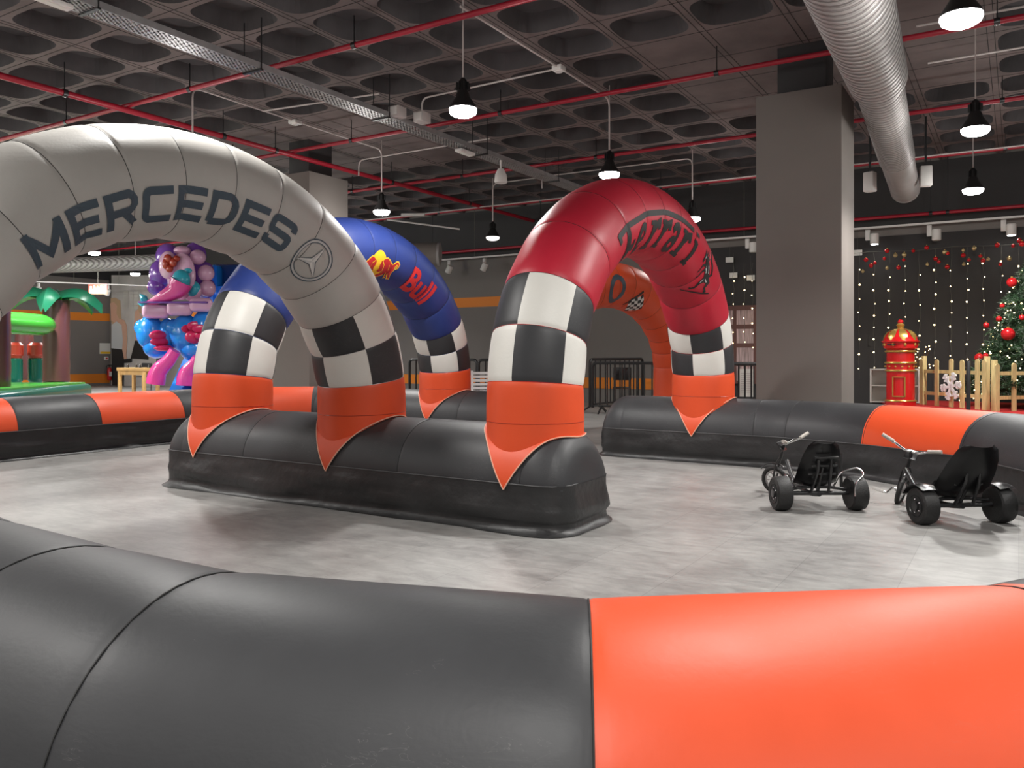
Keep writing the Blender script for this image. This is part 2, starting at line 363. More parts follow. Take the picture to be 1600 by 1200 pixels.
def barrier(label, pts, sections, seams=(), caps=(False, False), smooth=.12, ds=.04, top=BT):
    """long air tube in coloured lengths with a skirt down to the floor"""
    P, T, S, J, Lt = resample(pts, ds, smooth)
    t = thing('inflatable_track_barrier', label, 'barrier', (0, 0, 0))
    R = .3
    def sc(s):
        k = 1
        if caps[0] and s < R: k = max(0, 1-(1-s/R)**2.8)**(1/2.8)
        if caps[1] and Lt-s < R: k = max(0, 1-(1-(Lt-s)/R)**2.8)**(1/2.8)
        return k
    seam_s = list(seams)
    n = 40
    def ring(bm, p, tt, s):
        k = sc(s); kw = max(.62, k**.45) if (caps[0] and s < R) or (caps[1] and Lt-s < R) else 1
        pinch = 1
        for q in seam_s: pinch -= .008*math.exp(-((s-q)/.012)**2)+.006*math.exp(-((s-q)/.07)**2)
        nrm = V((tt.y, -tt.x, 0)); out = []
        for j in range(n):
            a = 2*PI*j/n; c, z = math.cos(a), math.sin(a)
            hz = (top*max(k, .04) if z > 0 else .24)
            w = BW*kw*pinch
            if z > 0 and k < 1: w *= (1-(1-k)*.25*z)
            out.append(bm.verts.new(p + nrm*(c*w) + V((0, 0, BZ+z*hz*pinch))))
        return out
    def P_at(s):
        x = s/Lt*(len(P)-1); i = min(int(x), len(P)-2); f = x-i
        return P[i].lerp(P[i+1], f), T[i].lerp(T[i+1], f).normalized()
    cur = 0
    for (s1, m) in sections:
        s1 = min(s1, Lt); bm = B()
        ss = [cur]+[s for s in S if cur+.01 < s < s1-.01]
        for q in seam_s:
            for dq in (-.03, -.015, 0, .015, .03):
                if cur+.01 < q+dq < s1-.01: ss.append(q+dq)
        if caps[0] and cur < R: ss += [R*(1-math.cos(PI/2*i/7)) for i in range(1, 7)]
        if caps[1] and s1 > Lt-R: ss += [Lt-R*(1-math.cos(PI/2*i/7)) for i in range(1, 7)]
        ss = sorted(set([round(x, 4) for x in ss] + [round(s1, 4)]))
        rs = [ring(bm, *P_at(s), s) for s in ss]
        for a, b in zip(rs, rs[1:]):
            for j in range(n): bm.faces.new((a[j], a[(j+1) % n], b[(j+1) % n], b[j]))
        if cur == 0: bm.faces.new(rs[0][::-1])
        if s1 >= Lt-.02: bm.faces.new(rs[-1])
        link(m+'_tube_section', bm, M[m], t, auto=75)
        cur = s1
    # skirt outline
    left = []; right = []
    ss = S[:]
    for s, p, tt in zip(S, P, T):
        k = sc(s); kw = max(.62, k**.45) if k < 1 else 1
        nrm = V((tt.y, -tt.x, 0)); left.append(p+nrm*BW*kw); right.append(p-nrm*BW*kw)
    loops = []
    if caps[0] and caps[1]: loops = [(left+right[::-1], True)]
    elif caps[0]: loops = [(left[::-1]+right, False)]
    elif caps[1]: loops = [(left+right[::-1], False)]
    else: loops = [(left, False), (right, False)]
    bm = B(); zs = [.335, .31, .27, .22, .17, .12, .08, .055, .03, .004]
    for pts_, cl in loops:
        # dense, evenly spaced
        q = pts_+([pts_[0]] if cl else []); d = [0]
        for a, b in zip(q, q[1:]): d.append(d[-1]+(b-a).length)
        m_ = int(d[-1]/.045); U = []; i = 0
        for k in range(m_ if cl else m_+1):
            s = d[-1]*k/m_
            while i < len(d)-2 and d[i+1] < s: i += 1
            U.append(q[i].lerp(q[i+1], (s-d[i])/max(1e-6, d[i+1]-d[i])))
        K = len(U); cols = []
        for k, p in enumerate(U):
            a = U[(k-2) % K] if cl else U[max(0, k-2)]; b = U[(k+2) % K] if cl else U[min(K-1, k+2)]
            tt = (b-a).normalized(); nr = V((tt.y, -tt.x, 0))
            ctr = min(P, key=lambda c: (c-p).length_squared)
            if nr.dot(p-ctr) < 0: nr = -nr
            col = []
            for z in zs:
                h = (.335-z)/.335
                w1 = noise.noise(V((p.x*1.3, p.y*1.3, z*5+3)))*.025 + noise.noise(V((p.x*3.2, p.y*3.2, z*16)))*.022 + noise.noise(V((p.x*.7, p.y*.7, z*26)))*.02
                o = .004 + .03*h + w1*min(1, h*2.2)
                if .02 < z < .09: o -= .028*(1+noise.noise(V((p.x, p.y, 9))))
                if z < .02: o += .03
                col.append(bm.verts.new(V((p.x, p.y, 0))+nr*max(o, .004)+V((0, 0, z))))
            cols.append(col)
        for k in range(K if cl else K-1):
            a, b = cols[k], cols[(k+1) % K]
            for i in range(len(zs)-1): bm.faces.new((a[i], a[i+1], b[i+1], b[i]))
    bmesh.ops.recalc_face_normals(bm, faces=bm.faces[:])
    link('skirt', bm, M['skirt'], t, auto=178)
    for pts_, cl in loops:
        bm = B(); tube(bm, [p+V((0, 0, .337))+(p-min(P, key=lambda c: (c-p).length_squared)).normalized()*.004 for p in pts_[::2]], .0055, 6, closed=cl); link('skirt_seam', bm, M['seamgrey'], t)
    for q in seam_s:
        if R < q < Lt-R*.5 or (not caps[0] and q > 0):
            p, tt = P_at(q); nrm = V((tt.y, -tt.x, 0)); bm = B()
            tube(bm, [p+nrm*(BW*math.cos(math.radians(x)))*.988+V((0, 0, BZ+top*math.sin(math.radians(x))*.99)) for x in range(4, 177, 6)], .0022, 5); link('stitched_seam', bm, M['blackseam'], t)
    return t
YI, YF = 5.27, 9.5
barrier('short black island barrier in mid-floor carrying three arch legs', [(-6.95, YI), (-2.62, YI)], [(9, 'black')], caps=(True, True), seams=(.3, 1.15, 2.9, 4.0))
# near barrier (camera side)
near = [(-9.9, 2.0), (-5.0, 1.80), (-3.6, 1.38), (-2.95, 1.27), (-2.23, 1.235), (-1.66, 1.245), (-.76, 1.53), (.05, 2.16), (.62, 3.05), (.95, 4.4)]
_, _, _, Jn, Ln = resample(near)
barrier('foreground barrier sweeping close past the camera, black at left, orange at right', near,
        [(Jn[1]-1.2, 'orange'), (Jn[6], 'black'), (Jn[7]+.05, 'orange'), (99, 'black')], seams=[Jn[1]]+Jn[3:-1], smooth=.07, ds=.03)
left = [(-10.4, 1.96), (-10.4, 8.55), (-9.45, 9.52), (-5.35, 9.52)]
def ls(y): return y-1.95
_, _, _, Jl, Ll = resample(left)
barrier('long black and orange barrier along the far left side and back of the track', left,
        [(ls(3.85), 'black'), (ls(5.07), 'orange'), (ls(6.1), 'black'), (ls(7.33), 'orange'), (Jl[1]+.1, 'black'), (Jl[2]-.15, 'orange'), (99, 'black')],
        caps=(False, True), seams=(ls(5.07), ls(6.1), ls(7.33), Jl[1], Jl[2], Jl[2]+1.5, Jl[2]+2.9), smooth=.2)
rightp = [(-4.4, YF), (-2.2, YF), (-1.15, 9.2), (-.12, 8.55), (.62, 7.35), (.97, 6.0), (.97, 4.9)]
_, _, _, Jr, Lr = resample(rightp)
barrier('right-hand barrier behind the two pedal karts, black with one orange length', rightp,
        [(Jr[2]-.02, 'black'), (Jr[3]-.05, 'orange'), (99, 'black')], caps=(True, False), seams=(.3, Jr[1]-.3, Jr[1]+.15, Jr[2], Jr[3], Jr[4]), smooth=.2)

# ------------------------------------------------------------------ arches
class Arch:
    def __init__(s, p0, p1, r=.37, apex=2.58, z0=.42, zk=1.02, nseg=9, first=.68):
        s.p0 = V((p0[0], p0[1], 0)); s.e = (V((p1[0], p1[1], 0))-s.p0); s.W = s.e.length; s.e.normalize()
        s.Bv = s.e.cross(V((0, 0, 1))); s.r = r; s.zk = zk
        a, b = s.W/2, apex-zk; c = s.W/2
        E = [(c-a*math.cos(PI*i/2000), zk+b*math.sin(PI*i/2000)) for i in range(2001)]
        L = [0]
        for q, w in zip(E, E[1:]): L.append(L[-1]+math.dist(q, w))
        def at(l):
            for i in range(2000):
                if L[i+1] >= l: return E[i]
            return E[-1]
        tot = L[-1]; c0 = max(0, 1.02-zk); f1 = c0+first; cuts = [c0, c0+first/2, f1]+[f1+(tot-2*f1)*k/nseg for k in range(1, nseg+1)]+[tot-c0-first/2, tot-c0]
        P = [(0, z0)]+[at(l) for l in cuts]+[(s.W, z0)]
        seg = [math.dist(q, w) for q, w in zip(P, P[1:])]
        s.J = [0]
        for l in seg: s.J.append(s.J[-1]+l)
        s.L = s.J[-1]; n = int(s.L/.015)
        pts = []; i = 0
        for k in range(n+1):
            x = s.L*k/n
            while i < len(seg)-1 and x > s.J[i+1]: i += 1
            f = (x-s.J[i])/seg[i]; pts.append((P[i][0]+(P[i+1][0]-P[i][0])*f, P[i][1]+(P[i+1][1]-P[i][1])*f))
        for _ in range(2):
            q = []
            for k in range(n+1):
                w = min(4, k, n-k); sub = pts[k-w:k+w+1]
                q.append((sum(u[0] for u in sub)/len(sub), sum(u[1] for u in sub)/len(sub)))
            pts = q
        s.pts = pts; s.n = n
        # normals (smoothed over a wider window so rings never cross inside a bend)
        s.nor = []
        for k in range(n+1):
            a_, b_ = pts[max(0, k-9)], pts[min(n, k+9)]
            T = (s.e*(b_[0]-a_[0])+V((0, 0, b_[1]-a_[1]))).normalized(); s.nor.append(s.Bv.cross(T))
        s.seams = s.J[1:-1]
    def C(s, x):
        q = min(max(x/s.L*s.n, 0), s.n-1e-6); i = int(q); f = q-i
        a, b = s.pts[i], s.pts[i+1]
        return s.p0+s.e*(a[0]*(1-f)+b[0]*f)+V((0, 0, a[1]*(1-f)+b[1]*f)), s.nor[i].lerp(s.nor[i+1], f).normalized()
    def pt(s, x, ph, off=0):
        c, N = s.C(x)
        d = min(abs(x-q) for q in s.seams); pin = 1-.016*math.exp(-(d/.012)**2)-.012*math.exp(-(d/.08)**2)+.008
        ins = max(0, -math.cos(ph))    # the inside of the bend puckers
        pin -= ins*.014*math.exp(-(d/.05)**2)
        return c+(N*math.cos(ph)+s.Bv*math.sin(ph))*(s.r*pin+off)
    def ss(s, a, b, ds=.04):
        x = [a, b]; k = a
        while k < b: x.append(k); k += ds
        for q in s.seams:
            for d in (-.06, -.035, -.018, -.008, 0, .008, .018, .035, .06):
                if a < q+d < b: x.append(q+d)
        x = sorted(x); o = [x[0]]
        for v in x[1:]:
            if v-o[-1] > .004: o.append(v)
        o[-1] = b; return o
    def shell(s, name, a, b, mats, parent, idx=None, cap=(False, False)):
        bm = B(); n = 48; xs = s.ss(a, b); R = []
        for x in xs: R.append([bm.verts.new(s.pt(x, 2*PI*j/n)) for j in range(n)])
        for i in range(len(xs)-1):
            for j in range(n):
                f = bm.faces.new((R[i][j], R[i+1][j], R[i+1][(j+1) % n], R[i][(j+1) % n]))
                if idx: f.material_index = idx((xs[i]+xs[i+1])/2, 2*PI*(j+.5)/n)
        if cap[0]: bm.faces.new(R[0])
        if cap[1]: bm.faces.new(R[-1][::-1])
        bmesh.ops.recalc_face_normals(bm, faces=bm.faces[:])
        return link(name, bm, mats, parent, auto=80)
    def tongue(s, end, parent, axis_y):
        """pointed flap lying over the barrier in front and behind, with pale piping"""
        c0, _ = s.C(0 if end == 0 else s.L); xc = c0.x
        r = s.r+.012; w0 = BW+.014; h0 = BT+.012
        bm = B(); K = 26; rows = []; edge = []
        lim = math.radians(92)
        a0 = math.radians(-92)
        for i in range(2*K+1):
            a = -lim+2*lim*i/(2*K)
            q = abs(a)/lim
            # width law: full under the leg, drawn in to a tip at the seam
            y = math.sin(a)*w0
            y1 = .62*r; q1 = math.asin(y1/w0)/lim; w1 = math.sqrt(r*r-y1*y1)
            if q <= q1: w = math.sqrt(max(0, r*r-y*y))+.004
            else: k_ = (q-q1)/(1-q1); w = (w1+.004)*(1-k_)*(1-.05*math.sin(PI*k_))
            w = max(w, .002)
            row = []
            z = BZ+math.cos(a)*h0
            for j in range(9):
                dx = w*(-1+2*j/8)
                kz = 1
                if axis_y == YI and abs(y-0) < 9:
                    se = min(xc+dx+6.95, -2.62-xc-dx); kz = max(.05, 1-max(0, 1-se/.3)**2.8)**(1/2.8) if se < .3 else 1
                row.append(bm.verts.new((xc+dx, axis_y+y, BZ+(z-BZ)*kz)))
            rows.append(row); edge.append((V(row[0].co), V(row[-1].co)))
        for A, C_ in zip(rows, rows[1:]):
            for j in range(8): bm.faces.new((A[j], A[j+1], C_[j+1], C_[j]))
        bmesh.ops.recalc_face_normals(bm, faces=bm.faces[:])
        if sum(f.normal.z for f in bm.faces) < 0: bmesh.ops.reverse_faces(bm, faces=bm.faces[:])
        o = link('pointed_flap', bm, M['orange'], parent)
        bm = B(); e1 = [p[0] for p in edge]; e2 = [p[1] for p in edge]
        tube(bm, e1, .005, 6); tube(bm, e2, .005, 6)
        link('piping', bm, M['piping'], o)

def arch(label, p0, p1, color, ys, r=.37, apex=2.58, checker=True, zk=1.02):
    A = Arch(p0, p1, r, apex, z0=.42 if checker else 0, zk=zk)
    t = thing('inflatable_arch', label, 'arch')
    J = A.J
    m = M[color]
    if checker:
        A.shell('main_tube', J[3], J[-4], m, t)
        for k, (a, b) in enumerate(((J[1], J[3]), (J[-4], J[-2]))):
            def idx(x, ph, k=k):
                i = int(ph/(PI/3)) % 6
                if k == 0: lower = x < J[2]; v = (i % 2 == 0) == lower   # leg 0: lower row, column 0 is black
                else: lower = x > J[-3]; v = (i % 2 == 1) == lower
                return 0 if v else 1
            A.shell('checkered_band', a, b, [M['black'], M['white']], t, idx)
        c1 = A.shell('orange_cuff', 0, J[1], M['orange'], t, cap=(True, False)); c2 = A.shell('orange_cuff', J[-2], A.L, M['orange'], t, cap=(False, True))
    else:
        A.shell('main_tube', 0, A.L, m, t, cap=(True, True))
    # stitched seam lines
    for q in A.seams:
        bm = B(); tube(bm, [A.pt(q, 2*PI*j/48, .0005) for j in range(48)], .0022, 5, closed=True)
        mm = {'red': M['bullred'], 'blue': M['navy'], 'grey': M['galv'], 'orange': M['rust']}[color]
        link('seam', bm, M['blackseam'] if q in J[3:-3] else mm, t)
    if checker:
        for (x) in (.33, A.L-.33):
            bm = B(); tube(bm, [A.pt(x, 2*PI*j/48, .0005) for j in range(48)], .0025, 5, closed=True); link('cuff_seam', bm, M['rust'], t)
        A.tongue(0, t, ys[0]); A.tongue(1, t, ys[1])
    A.t = t
    return A

# --- printing on the curved tube
def emap(A, s0, ph0, off=.004, flip=False, rot=0, scale=1):
    cr, sr = math.cos(rot), math.sin(rot)
    def f(x, y, o=0):
        x, y = (x*cr-y*sr)*scale, (x*sr+y*cr)*scale
        return A.pt(s0+x, ph0-y/A.r, off+o)
    return f
def stroke(bm, pts, t, F, mi=0, o=0, step=.03, closed=False, w=None):
    """mitred ribbon in print space mapped on the tube"""
    P = []
    for p in pts:
        q = V((p[0], p[1]))
        if not P or (q-P[-1]).length > .0008: P.append(q)
    K = len(P)
    L = []; R = []
    for i in range(K):
        if closed: a, b = P[i-1], P[(i+1) % K]; d0 = (P[i]-a).normalized(); d1 = (b-P[i]).normalized()
        else:
            d0 = (P[i]-P[i-1]).normalized() if i else (P[1]-P[0]).normalized()
            d1 = (P[i+1]-P[i]).normalized() if i < K-1 else d0
        n0 = V((-d0.y, d0.x)); n1 = V((-d1.y, d1.x)); m = (n0+n1)
        m = m/max(.35, m.length_squared/2) if m.length > 1e-5 else n0
        tt = (w[i] if w else t)/2
        L.append(P[i]+m*tt); R.append(P[i]-m*tt)
    idx = list(range(K))+([0] if closed else [])
    for a, b in zip(idx, idx[1:]):
        n = max(1, int((P[b]-P[a]).length/step))
        rows = []
        for k in range(n+1):
            f = k/n; l = L[a].lerp(L[b], f); r = R[a].lerp(R[b], f)
            rows.append([bm.verts.new(F(q.x, q.y, o)) for q in (l, l.lerp(r, .5), r)])
        for u, v in zip(rows, rows[1:]):
            for k in range(2):
                fc = bm.faces.new((u[k], u[k+1], v[k+1], v[k])); fc.material_index = mi
def cutgrid(bm, step=.03):
    xs = [v.co.x for v in bm.verts]; ys = [v.co.y for v in bm.verts]
    for ax, lo, hi in ((0, min(xs), max(xs)), (1, min(ys), max(ys))):
        k = lo+step
        while k < hi:
            co_ = V((k, 0, 0)) if ax == 0 else V((0, k, 0)); no = V((1, 0, 0)) if ax == 0 else V((0, 1, 0))
            bmesh.ops.bisect_plane(bm, geom=bm.verts[:]+bm.edges[:]+bm.faces[:], plane_co=co_, plane_no=no, dist=1e-5); k += step
def fill(bm, polys, F, mi=0, o=0, step=.03):
    t = B()
    for p in polys:
        try: t.faces.new([t.verts.new((x, y, 0)) for x, y in p])
        except ValueError: pass
    bmesh.ops.triangulate(t, faces=t.faces[:], ngon_method='EAR_CLIP')
    cutgrid(t, step)
    mp = {v: bm.verts.new(F(v.co.x, v.co.y, o)) for v in t.verts}
    for f in t.faces:
        try: g = bm.faces.new([mp[v] for v in f.verts]); g.material_index = mi
        except ValueError: pass
    t.free()
def text2d(body, size=1, offset=.0, sx=1, shear=0):
    cu = bpy.data.curves.new('lettering', 'FONT'); cu.body = body; cu.size = size; cu.offset = offset; cu.resolution_u = 4; cu.shear = shear
    cu.align_x = 'CENTER'
    o = bpy.data.objects.new('lettering', cu); COL.objects.link(o)
    dg = bpy.context.evaluated_depsgraph_get(); dg.update()
    me = bpy.data.meshes.new_from_object(o.evaluated_get(dg))
    t = B(); t.from_mesh(me); bpy.data.objects.remove(o); bpy.data.meshes.remove(me)
    bmesh.ops.scale(t, vec=(sx, 1, 1), verts=t.verts[:])
    return t
def put_text(bm, t, F, mi=0, o=0, step=.03):
    bmesh.ops.triangulate(t, faces=t.faces[:]); cutgrid(t, step)
    mp = {v: bm.verts.new(F(v.co.x, v.co.y, o)) for v in t.verts}
    for f in t.faces: bm.faces.new([mp[v] for v in f.verts]).material_index = mi
    t.free()
def fix_out(bm, A):
    """turn print faces outward"""
    bm.normal_update()
    for f in bm.faces:
        c = f.calc_center_median()
        base, _ = A.C(nearest_s(A, c))
        if f.normal.dot(c-base) < 0: f.normal_flip()
def nearest_s(A, p):
    u = (p-A.p0).dot(A.e); z = p.z; best = min(range(0, A.n+1, 4), key=lambda k: (A.pts[k][0]-u)**2+(A.pts[k][1]-z)**2)
    return best/A.n*A.L
def arc(cx, cy, rx, ry, a0, a1, n=8):
    return [(cx+rx*math.cos(math.radians(a0+(a1-a0)*i/n)), cy+ry*math.sin(math.radians(a0+(a1-a0)*i/n))) for i in range(n+1)]

# glyphs: unit height, wide block capitals; list of strokes
def G(ch):
    h = .9; b = .1
    if ch == 'M': return 1.15, [[(.1, 0), (.1, 1.0)], [(.08, .93), (.575, .25), (1.07, .93)], [(1.05, 1.0), (1.05, 0)]]
    if ch == 'E': return .95, [[(.95, h), (.1, h), (.1, b), (.95, b)], [(.2, .5), (.88, .5)]]
    if ch == 'R': return 1.0, [[(.1, 0), (.1, h), (.72, h)]+arc(.72, .68, .2, .22, 80, -80, 5)+[(.7, .46), (.1, .46)], [(.55, .42), (.95, .03)]]
    if ch == 'C': return .95, [[(.95, h), (.26, h)]+arc(.26, .74, .16, .16, 100, 180, 3)+[(.1, .26)]+arc(.26, .26, .16, .16, 180, 260, 3)+[(.95, b)]]
    if ch == 'D': return 1.0, [[(.1, b), (.1, h), (.58, h)]+arc(.58, .56, .34, .34, 75, 0, 4)+[(.92, .44)]+arc(.58, .44, .34, .34, 0, -75, 4)+[(.1, b)]]
    if ch == 'S': return .95, [[(.92, .72), (.92, .78)]+arc(.8, .78, .12, .12, 0, 90, 3)+[(.22, h)]+arc(.22, .78, .12, .12, 90, 180, 3)+[(.1, .62)]+arc(.22, .62, .12, .12, 180, 270, 3)+[(.8, .5)]+arc(.8, .38, .12, .12, 90, 0, 3)+[(.92, .22)]+arc(.8, .22, .12, .12, 0, -90, 3)+[(.22, b)]+arc(.22, .22, .12, .12, -90, -180, 3)+[(.1, .3)]]
def block_text(bm, word, F, size, gap=.22, t=.2, sx=1.0):
    tot = sum(G(c)[0] for c in word)*sx+gap*(len(word)-1); x = -tot/2
    for c in word:
        w, st = G(c)
        for s in st: stroke(bm, [((x+p[0]*sx)*size, (p[1]-.5)*size) for p in s], t*size, F)
        x += w*sx+gap

# grey arch
GA = arch('tall pale grey arch at left with slate block lettering and a star in a ring', (-4.98, 1.83), (-4.78, YI), 'grey', (1.83, YI), apex=2.40, zk=.80)
F = emap(GA, GA.L/2-.30, math.radians(118))
bm = B(); block_text(bm, 'MERCEDES', F, .237, gap=.17, t=.215, sx=.98); fix_out(bm, GA); link('lettering', bm, M['ink'], GA.t, smooth=False)
bm = B(); F = emap(GA, GA.L/2+1.05, math.radians(121), rot=-.06)
stroke(bm, arc(0, 0, .158, .158, 0, 350, 40), .02, F, 1, 0, closed=True)
stroke(bm, arc(0, 0, .171, .171, 0, 350, 40), .010, F, 0, .001, closed=True)
stroke(bm, arc(0, 0, .146, .146, 0, 350, 40), .006, F, 0, .001, closed=True)
for k in range(3):
    a = math.radians(90+120*k); d = V((math.cos(a), math.sin(a))); n_ = V((-d.y, d.x))
    tip = d*.148; l = V((math.cos(a+PI/3), math.sin(a+PI/3)))*.03; r_ = V((math.cos(a-PI/3), math.sin(a-PI/3)))*.03
    fill(bm, [[(0, 0), (l.x, l.y), (tip.x, tip.y)]], F, 1, .002); fill(bm, [[(0, 0), (tip.x, tip.y), (r_.x, r_.y)]], F, 2, .002)
    stroke(bm, [(l.x, l.y), (tip.x, tip.y), (r_.x, r_.y)], .006, F, 0, .003)
fix_out(bm, GA); link('star_emblem', bm, [M['ink'], M['silver'], M['whitepl']], GA.t, smooth=False)

# red arch
RA = arch('red arch with checkered cuffs and black serif lettering, right of centre', (-3.07, YI), (-3.2, YF-.03), 'red', (YI, YF), r=.362, apex=2.54, zk=.97)
def ferr(bm, F, h):
    # slab-serif letters under one long bar
    t = .20*h; sh = .10
    def S(pts, x, tt=1.): stroke(bm, [((x+p[0]*1.55)*h+sh*(p[1]-.4)*h, (p[1]-.37)*h) for p in pts], t*tt, F)
    def r_(x): S([(.0, .03), (.30, .03)], x, .6); S([(.16, 0), (.16, .76)], x, 1.2); S([(.0, .73), (.22, .73)], x, .6); S([(.2, .50), (.28, .68), (.40, .73), (.43, .54)], x, 1.0)
    def e_(x): S([(.40, .40), (.14, .40)], x, .6); S(arc(.24, .38, .16, .34, 10, 180, 7)+arc(.24, .38, .16, .34, 180, 325, 6), x, 1.0)
    def a_(x): S(arc(.23, .2, .14, .19, 90, 360, 9)+[(.36, .28), (.22, .40)], x, .9); S([(.08, .58), (.14, .70), (.26, .74), (.36, .66), (.38, .1), (.46, .04)], x, 1.1)
    def i_(x): S([(.02, .03), (.30, .03)], x, .6); S([(.17, 0), (.17, .76)], x, 1.2); S([(.02, .73), (.2, .73)], x, .6); S([(.18, .92), (.18, 1.04)], x, 1.2)
    x = -3.5
    S([(.10, -.18), (.30, -.10)], x, .7); S([(.16, -.16), (.17, .3), (.10, .7), (.02, .98)], x, 1.1); S([(.17, .36), (.36, .38)], x, .9); S([(.37, .24), (.37, .54)], x, .6)
    n = 16; stroke(bm, [((-4.0+(1.7+4.0)*k/n)*h, .60*h) for k in range(n+1)], t*.72, F)
    stroke(bm, [(-3.98*h, .66*h), (-3.92*h, .40*h)], t*.8, F)
    for f_, xx in ((e_, -2.72), (r_, -1.78), (r_, -.92), (a_, -.10), (r_, .82), (i_, 1.78)): f_(xx)
F = emap(RA, RA.L/2, math.radians(120))
bm = B(); ferr(bm, F, .355); fix_out(bm, RA); link('lettering', bm, M['inkblack'], RA.t, smooth=False)
# rearing horse
bm = B(); F = emap(RA, RA.L/2+1.24, math.radians(112), rot=.72, scale=.50)
def limb(pts, w, mi=0, o=0): stroke(bm, pts, 1, F, mi, o, w=w)
limb([(.05, -.22), (.03, -.05), (-.01, .12), (-.07, .24), (-.10, .34)], [.17, .19, .18, .14, .09])
limb([(-.09, .33), (-.14, .385), (-.22, .33), (-.29, .27)], [.10, .11, .08, .05]); limb([(-.10, .40), (-.07, .48)], [.04, .015]); limb([(-.13, .41), (-.12, .49)], [.04, .015])
for m_ in ((-.02, .36), (.03, .28), (.07, .18)): limb([(m_[0]-.05, m_[1]), (m_[0]+.07, m_[1]+.05)], [.05, .015])
limb([(-.07, .14), (-.25, .18), (-.33, .07), (-.38, .05)], [.09, .05, .035, .045]); limb([(-.06, .04), (-.22, .00), (-.27, -.12), (-.33, -.12)], [.09, .05, .035, .045])
limb([(.05, -.20), (.17, -.30), (.12, -.42), (.19, -.50), (.14, -.52)], [.17, .10, .05, .045, .05]); limb([(.0, -.20), (-.12, -.30), (-.16, -.42), (-.27, -.46), (-.30, -.43)], [.15, .09, .05, .04, .045])
limb([(.10, -.16), (.24, -.12), (.25, .06), (.20, .20), (.28, .33), (.36, .36)], [.05, .06, .08, .06, .05, .015])
limb([(-.45, -.56), (-.1, -.55), (.35, -.55)], [.03, .035, .03])
for q in ([(-.06, .12), (-.02, -.06)], [(.05, .1), (.08, -.08)], [(-.12, .36), (-.18, .32)], [(.02, -.2), (.1, -.28)], [(-.04, -.2), (-.1, -.28)]): stroke(bm, q, .022, F, 1, .0015)
fix_out(bm, RA); link('horse_emblem', bm, [M['inkblack'], M['silver']], RA.t, smooth=False)

# blue arch
BA = arch('royal blue arch with red lettering and two charging bulls, behind the grey arch', (-6.45, YI), (-7.05, 9.52), 'blue', (YI, 9.52), apex=2.49, zk=.88)
F = emap(BA, BA.L/2+1.55, math.radians(92))
bm = B(); put_text(bm, text2d('Bull', .47, .016, .93), emap(BA, BA.L/2+1.0, math.radians(150)))
fix_out(bm, BA); link('lettering', bm, M['redink'], BA.t, smooth=False); bm = B()
put_text(bm, text2d('Red', .47, .016, .93), emap(BA, BA.L/2-1.15, math.radians(150)))
fix_out(bm, BA); link('lettering', bm, M['redink'], BA.t, smooth=False)
bull = [(.06, -.02), (.02, .10), (.04, .22), (.10, .25), (.18, .30), (.30, .33), (.42, .28), (.54, .20), (.66, .16), (.76, .20), (.82, .28), (.90, .30), (.98, .24), (.97, .14), (.92, .10), (.93, .16), (.91, .23), (.86, .22), (.82, .12), (.84, .02), (.80, -.08), (.84, -.20), (.92, -.30), (.86, -.32), (.76, -.22), (.70, -.12), (.66, -.20), (.72, -.32), (.66, -.34), (.56, -.20), (.52, -.10), (.40, -.10), (.34, -.18), (.24, -.26), (.12, -.24), (.10, -.28), (.22, -.33), (.30, -.28), (.42, -.20), (.36, -.12), (.22, -.10), (.14, -.14), (.06, -.14), (.01, -.10)]
bm = B(); F = emap(BA, BA.L/2-.12, math.radians(124), scale=.48, rot=.0)
fill(bm, [arc(0, .02, .33, .40, 0, 350, 35)], F, 1, 0)
for sx in (1, -1):
    big = [(sx*(.075+x*.90), y*.82-.02) for x, y in bull]
    if sx < 0: big = big[::-1]
    stroke(bm, big, .06, F, 1, .0012, closed=True)
    fill(bm, [big], F, 0, .003)
    stroke(bm, [(sx*.12, .20), (sx*.26, .08), (sx*.3, -.08)], .02, F, 1, .0045)
    stroke(bm, [(sx*.5, .1), (sx*.56, -.04)], .018, F, 1, .0045)
fix_out(bm, BA); link('bulls_emblem', bm, [M['bullred'], M['yellow']], BA.t, smooth=False)

# orange arch
OA = arch('plain orange arch with a grey letter O and checkered flag, seen through the red arch', (-6.0, 10.2), (-5.2, 13.85), 'orange', (10.2, 13.8), apex=2.36, checker=False)
bm = B(); F = emap(OA, OA.L/2-.30, math.radians(105), rot=-.25)
stroke(bm, arc(0, 0, .17, .20, 0, 350, 30), .085, F, closed=True); fix_out(bm, OA); link('lettering', bm, M['ink'], OA.t, smooth=False)
bm = B(); F = emap(OA, OA.L/2+.44, math.radians(160), rot=.75, scale=1.0)
stroke(bm, [(-.22, .30), (.24, .30)], .035, F, 0, .001)
for i in range(5):
    for j in range(5):
        def q(a, b_): return (-.10+.064*a, .28-.068*b_+.025*math.sin(a*1.2)+0)
        fill(bm, [[q(i, j), q(i+1, j), q(i+1, j+1), q(i, j+1)]], F, (i+j) % 2, .0)
fix_out(bm, OA); link('checkered_flag_print', bm, [M['inkblack'], M['whitepl']], OA.t, smooth=False)
